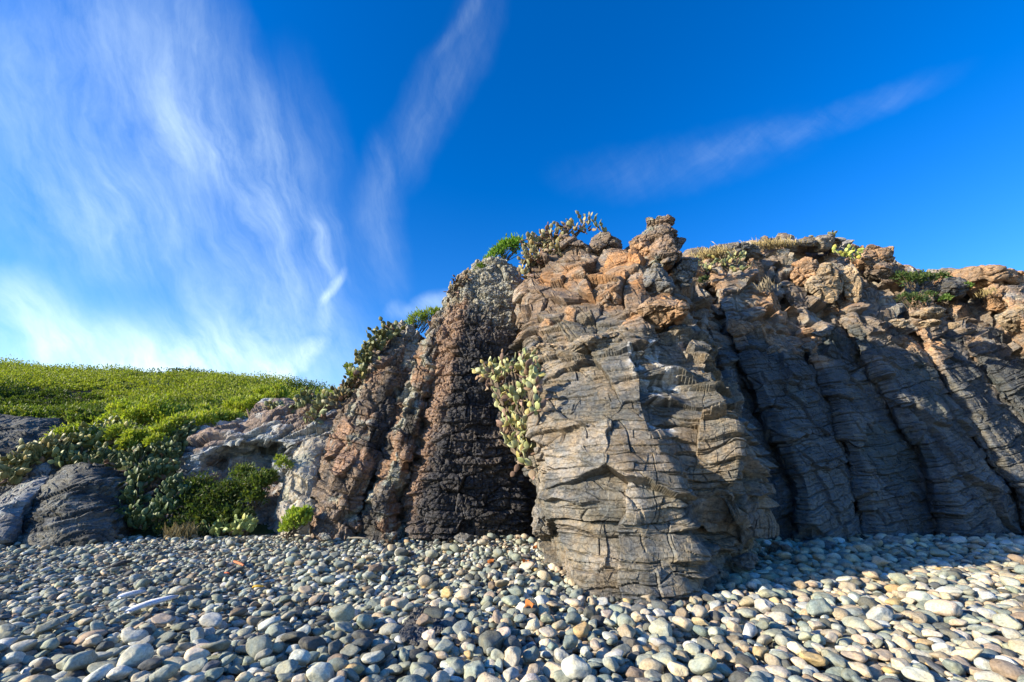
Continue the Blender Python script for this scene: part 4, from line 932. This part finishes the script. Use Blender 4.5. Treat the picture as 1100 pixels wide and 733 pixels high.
PAL_ST = [('mid grey', (.31, .325, .26), 30), ('cool grey', (.25, .28, .235), 18), ('dark grey', (.125, .128, .115), 13), ('pale grey', (.47, .475, .41), 20), ('buff', (.42, .35, .25), 18), ('cream', (.56, .48, .35), 11), ('ochre', (.42, .31, .16), 1.5), ('brown', (.24, .19, .14), 3)]
def shingle():
    rs = np.random.default_rng(5)
    X0, X1, Y0, Y1, cs = -19.0, 17.0, 2.3, 13.3, .02
    nx, ny = int((X1-X0)/cs), int((Y1-Y0)/cs)
    gx, gy = np.meshgrid(X0+(np.arange(nx)+.5)*cs, Y0+(np.arange(ny)+.5)*cs)
    H = beach_z(gx.ravel(), gy.ravel()).reshape(ny, nx).astype(F32)-.02
    # candidates
    NS = 56000
    cand = []
    # density and size per place: small to the left, larger to the right and close
    def size_at(x, y):
        s = .043+.0125*np.clip((x+2)/7, -.5, 1.6)+.005*(6-y)*(y < 6)
        return s
    y = rs.random(NS)**.72*(Y1-Y0)+Y0; x = (rs.random(NS)*2-1)*(y*1.36+.5)
    ok = (x > X0+.4) & (x < X1-.4)
    lim = np.interp(x, [-19, -5.6, -5.0, 17], [12.7, 12.4, 11.6, 11.4]); ok &= y < lim
    ok &= ~((x > .75) & (x < 3.3) & (y > 6.9+.25*np.abs(x-1.8)))      # under the buttress
    x, y = x[ok], y[ok]; n = len(x)
    u = rs.random(n)
    f = np.where(u < .45, rs.uniform(.38, .8, n), np.where(u < .90, rs.uniform(.8, 1.3, n), np.where(u < .985, rs.uniform(1.35, 1.9, n), rs.uniform(1.9, 2.7, n))))
    a = size_at(x, y)*f; b = a*rs.uniform(.62, .95, n); c = a*rs.uniform(.30, .70, n)
    order = np.argsort(-(a*rs.uniform(.5, 1.5, n)))[::-1]              # mixed, big stones tend to come later and lie on top
    yaw = np.where(x < -1, rs.normal(.35, .5, n), np.where(x > 3.5, rs.normal(-.45, .5, n), rs.uniform(0, 3.14, n)))
    tx, ty = rs.normal(0, .22, n), rs.normal(0, .22, n)
    res = []
    for i in order:
        ai, bi, ci = a[i], b[i], c[i]; cw, sw = math.cos(yaw[i]), math.sin(yaw[i]); best = None
        hw = int(ai/cs)+1
        for tr in range(3):
            xx = x[i]+(0 if tr == 0 else rs.uniform(-.14, .14)); yy = y[i]+(0 if tr == 0 else rs.uniform(-.14, .14))
            ix, iy = int((xx-X0)/cs), int((yy-Y0)/cs)
            if ix-hw < 0 or iy-hw < 0 or ix+hw+1 > nx or iy+hw+1 > ny: continue
            sub = H[iy-hw:iy+hw+1, ix-hw:ix+hw+1]
            dx = gx[iy-hw:iy+hw+1, ix-hw:ix+hw+1]-xx; dy = gy[iy-hw:iy+hw+1, ix-hw:ix+hw+1]-yy
            p = (dx*cw+dy*sw)/ai; q = (-dx*sw+dy*cw)/bi; rr = p*p+q*q; m = rr < .9
            if not m.any(): continue
            low = ci*np.sqrt(1-rr[m]); v = sub[m]+low; k = max(0, int(len(v)*.90)-1); z = np.partition(v, k)[k]
            if best is None or z-ci < best[0]-best[6]: best = (z, xx, yy, ix, iy, (rr, m), ci)
        if best is None: continue
        z, xx, yy, ix, iy, (rr, m), _ = best
        sub = H[iy-hw:iy+hw+1, ix-hw:ix+hw+1]
        if z-ci > beach_level(xx, yy)+.14: continue
        sub[m] = np.maximum(sub[m], z+ci*np.sqrt(1-rr[m]))
        res.append((xx, yy, z, ai, bi, ci, yaw[i], tx[i], ty[i]))
    return np.array(res), H, (X0, Y0, cs)
def beach_level(x, y): return -.12
ST, HM, (HX, HY, HC_) = shingle()
print('stones', len(ST))
def stones_build():
    rs = np.random.default_rng(8); n = len(ST)
    names = [p[0] for p in PAL_ST]; cols = np.array([p[1] for p in PAL_ST]); w = np.array([p[2] for p in PAL_ST], float)
    xs, ys, zs = ST[:, 0], ST[:, 1], ST[:, 2]
    # cream and buff stones are commoner on the right, blue grey on the left
    warm = sst(-3, 6, xs); ww = np.repeat(w[None], n, 0)
    ww[:, [4, 5, 6]] *= (.35+1.9*warm)[:, None]; ww[:, [0, 1, 2]] *= (1.25-.45*warm)[:, None]
    cum = np.cumsum(ww, 1)/ww.sum(1, keepdims=True); kc = (rs.random(n)[:, None] > cum).sum(1); kc = np.minimum(kc, len(names)-1)
    col = cols[kc]*rs.uniform(.82, 1.2, n)[:, None]*(1+rs.normal(size=(n, 3))*.018)
    shapes = ['rounded', 'oblong', 'flat', 'angular']
    ks = np.where(ST[:, 4]/ST[:, 3] < .70, 1, np.where(ST[:, 5]/ST[:, 3] < .45, 2, np.where(rs.random(n) < .36, 3, 0)))
    NP = 10
    protos = {sub: {k: [cut_stone(sub, np.random.default_rng(1000+50*k+j), 10 if k == 3 else 6, 45 if k == 3 else 13) for j in range(NP)] for k in range(4)} for sub in (2, 3, 1)}
    pj = rs.integers(NP, size=n)
    def xf(i, sub):
        V = protos[sub][ks[i]][pj[i]][0]
        x, y, z, a, b, c, yw, tx, ty = ST[i]
        M = np.array(Matrix.Rotation(yw, 3, 'Z') @ Matrix.Rotation(tx, 3, 'X') @ Matrix.Rotation(ty, 3, 'Y'))
        return (V*1.12*np.array([a, b, c]))@M.T
    # how large each stone shows in the photo
    d = np.stack([xs, ys, zs-CAMH], 1); fw = d[:, 1]*cP+d[:, 2]*sP; up = -d[:, 1]*sP+d[:, 2]*cP
    px = 550+FPX*d[:, 0]/fw; py = 366.5-FPX*up/fw
    ix = ((xs-HX)/HC_).astype(int); iy = ((ys-HY)/HC_).astype(int)
    vis = np.zeros(n)
    for (ox, oy) in ((0, 0), (.5, 0), (-.5, 0), (0, .5), (0, -.5)):
        jx = np.clip(((xs+ox*ST[:, 4]-HX)/HC_).astype(int), 0, HM.shape[1]-1); jy = np.clip(((ys+oy*ST[:, 4]-HY)/HC_).astype(int), 0, HM.shape[0]-1)
        top = zs+ST[:, 5]*math.sqrt(1-(ox*ox+oy*oy)*.9)
        vis += (HM[jy, jx] < top+.012)
    area = ST[:, 3]*(ST[:, 4]*.4+ST[:, 5]*.6)/fw**2*(vis/5)**1.5
    infr = (px > 6) & (px < 1094) & (py < 728) & (py > 570)
    pick = np.argsort(-(area*infr))[:300]
    recs = [dict(px=px[i], py=py[i], size=area[i], col=names[kc[i]], shape=shapes[ks[i]]) for i in pick]
    labs = label_stones(recs)
    for i, lab in zip(pick, labs):
        V = xf(i, 3); T = protos[3][ks[i]][pj[i]][1]; loc = ST[i, :3]
        o = mesh('cobble', V, None, T, 'pebble', np.repeat(col[i][None], len(V), 0)); o.location = loc
        tag(o, lab, 'stone', 'largest loose stones of the shingle')
    rest = np.ones(n, bool); rest[pick] = False
    Vs, Ts, Cs, o0 = [], [], [], 0
    for i in np.nonzero(rest)[0]:
        if py[i] < 560 or abs(px[i]-550) > 900: sub = 1
        else: sub = 2 if fw[i] < 9.5 else 1
        V = xf(i, sub)+ST[i, :3]; Vs.append(V); Ts.append(protos[sub][ks[i]][pj[i]][1]+o0); o0 += len(V); Cs.append(np.repeat(col[i][None], len(V), 0))
    o = mesh('shingle', np.concatenate(Vs), None, np.concatenate(Ts), 'pebble', np.concatenate(Cs)); tag(o, kind='stuff')
stones_build()

# ------------------------------------------------------------------ driftwood, scraps, dead leaves
def ground_top(px, py):
    p = P(px, py)
    for _ in range(3):
        ix = int((p[0]-HX)/HC_); iy = int((p[1]-HY)/HC_)
        z = float(HM[max(0, iy-2):iy+3, max(0, ix-2):ix+3].max()); d = P(px, py, 5.)-np.array([0, 0, CAMH]); t = (z-CAMH)/d[2]; p = np.array([0, 0, CAMH])+d*t
    return p
def plank(name, label, cat, a, b, w, t, col, seed, mat='dry', group=None, bend=.02):
    A, B_ = ground_top(*a), ground_top(*b); A[2] += t*.6; B_[2] += t*.6; n = 22; rs = np.random.default_rng(seed)
    d = B_-A; s = np.cross((0, 0, 1), d); s /= np.linalg.norm(s); V = []; prof = 8
    for i in range(n+1):
        u = i/n; c = A+d*u+np.array([0, 0, bend*math.sin(u*math.pi)])+s*.02*math.sin(u*5+seed); k = (math.sin(math.pi*min(1, max(0, u*.96+.02)))**.28)
        for j in range(prof):
            th = 2*math.pi*j/prof; V.append(c+s*w/2*k*math.copysign(abs(math.cos(th))**.6, math.cos(th))*(1+.15*rs.normal()*.4)+np.array([0, 0, 1])*t/2*k*math.copysign(abs(math.sin(th))**.6, math.sin(th)))
    V = np.array(V); Q = [(i*prof+j, i*prof+(j+1) % prof, (i+1)*prof+(j+1) % prof, (i+1)*prof+j) for i in range(n) for j in range(prof)]
    Q += [(0, 1, 2, 3), (0, 3, 4, 5), (0, 5, 6, 7)]; e = n*prof; Q += [(e+3, e+2, e+1, e), (e+5, e+4, e+3, e), (e+7, e+6, e+5, e)]
    c0 = (A+B_)/2
    o = mesh(name, V-c0, np.array(Q), None, mat, np.repeat(c3(*col), len(V), 0)*(1+.12*vnoise(V*np.array([20, 20, 60]), 3))[:, None]); o.location = c0
    return tag(o, label, cat, group)
plank('driftwood', 'long bleached white driftwood board lying on the shingle at the left', 'driftwood', (137, 661), (189, 643), .13, .05, (.66, .68, .70), 1, 'pebble', 'pieces of white driftwood')
plank('driftwood', 'short white driftwood slab just behind the long white board', 'driftwood', (128, 645), (156, 638), .13, .05, (.58, .60, .62), 2, 'pebble', 'pieces of white driftwood')
plank('driftwood', 'dark charred stick end behind the white driftwood pieces', 'driftwood', (116, 613), (141, 606), .12, .07, (.07, .07, .07), 3, 'pebble')
plank('driftwood', 'grey weathered log piece right of the white driftwood boards', 'driftwood', (190, 638), (216, 636), .10, .07, (.22, .20, .17), 4, 'pebble')
plank('bamboo_stick', 'thin straw yellow stick at the left edge of the shingle', 'stick', (-8, 615), (20, 610), .05, .03, (.5, .42, .25), 5)
plank('bamboo_stick', 'pale stick lying against the foot of the leftmost brown column', 'stick', (298, 577), (334, 577), .06, .04, (.55, .5, .4), 6)
plank('bamboo_stick', 'buff stick under the narrow column on the shingle edge', 'stick', (372, 580), (396, 580), .05, .04, (.5, .42, .3), 7)
plank('plastic_scrap', 'small amber yellow scrap of plastic on the left shingle', 'scrap', (270, 633), (282, 632), .07, .03, (.6, .38, .05), 8)  # coloured bits of plastic litter, built with the plank shape
plank('plastic_scrap', 'small orange red scrap near the amber one, farther up the beach', 'scrap', (251, 604), (260, 609), .06, .03, (.6, .22, .1), 9)
plank('plastic_scrap', 'tiny rust red chip beside a white stone on the left shingle', 'scrap', (238, 619), (244, 618), .06, .03, (.5, .14, .06), 10)
def dead_leaf(label, px, py, s, seed):
    rs = np.random.default_rng(seed); c = ground_top(px, py); c[2] += .02; n = 9; V = []
    for i in range(n+1):
        u = i/n; w = s*.36*math.sin(math.pi*u)**.8+.002
        for j in (-1, -.5, 0, .5, 1): V.append((s*(u-.5), w*j, s*.35*abs(j)**1.5+s*.3*math.sin(u*3+seed)*.6+.003*rs.normal()))
    V = np.array(V)@np.array(Matrix.Rotation(rs.uniform(0, 6), 3, 'Z') @ Matrix.Rotation(rs.uniform(-.5, .5), 3, 'X')).T
    Q = np.array([(i*5+j, i*5+j+1, (i+1)*5+j+1, (i+1)*5+j) for i in range(n) for j in range(4)])
    o = mesh('dead_leaf', V, Q, None, 'dry', np.repeat(c3(.55, .20, .06)*rs.uniform(.75, 1.15), len(V), 0)); o.location = c
    tag(o, label, 'leaf', 'curled dead leaves on the shingle')
for i, (px, py, s, lab) in enumerate([(527, 607, .16, 'curled orange dead leaf on the shingle below the cactus cleft'), (564, 609, .16, 'upright orange dead leaf close to the left edge of the buttress foot'),
                                      (567, 656, .15, 'crumpled orange dead leaf in the middle shingle left of the buttress foot'), (589, 575, .2, 'orange dead leaf high in the corner of the cleft and buttress'),
                                      (574, 590, .1, 'tiny orange leaf scrap halfway up the shingle corner by the cleft')]):
    dead_leaf(lab, px, py, s, 30+i)
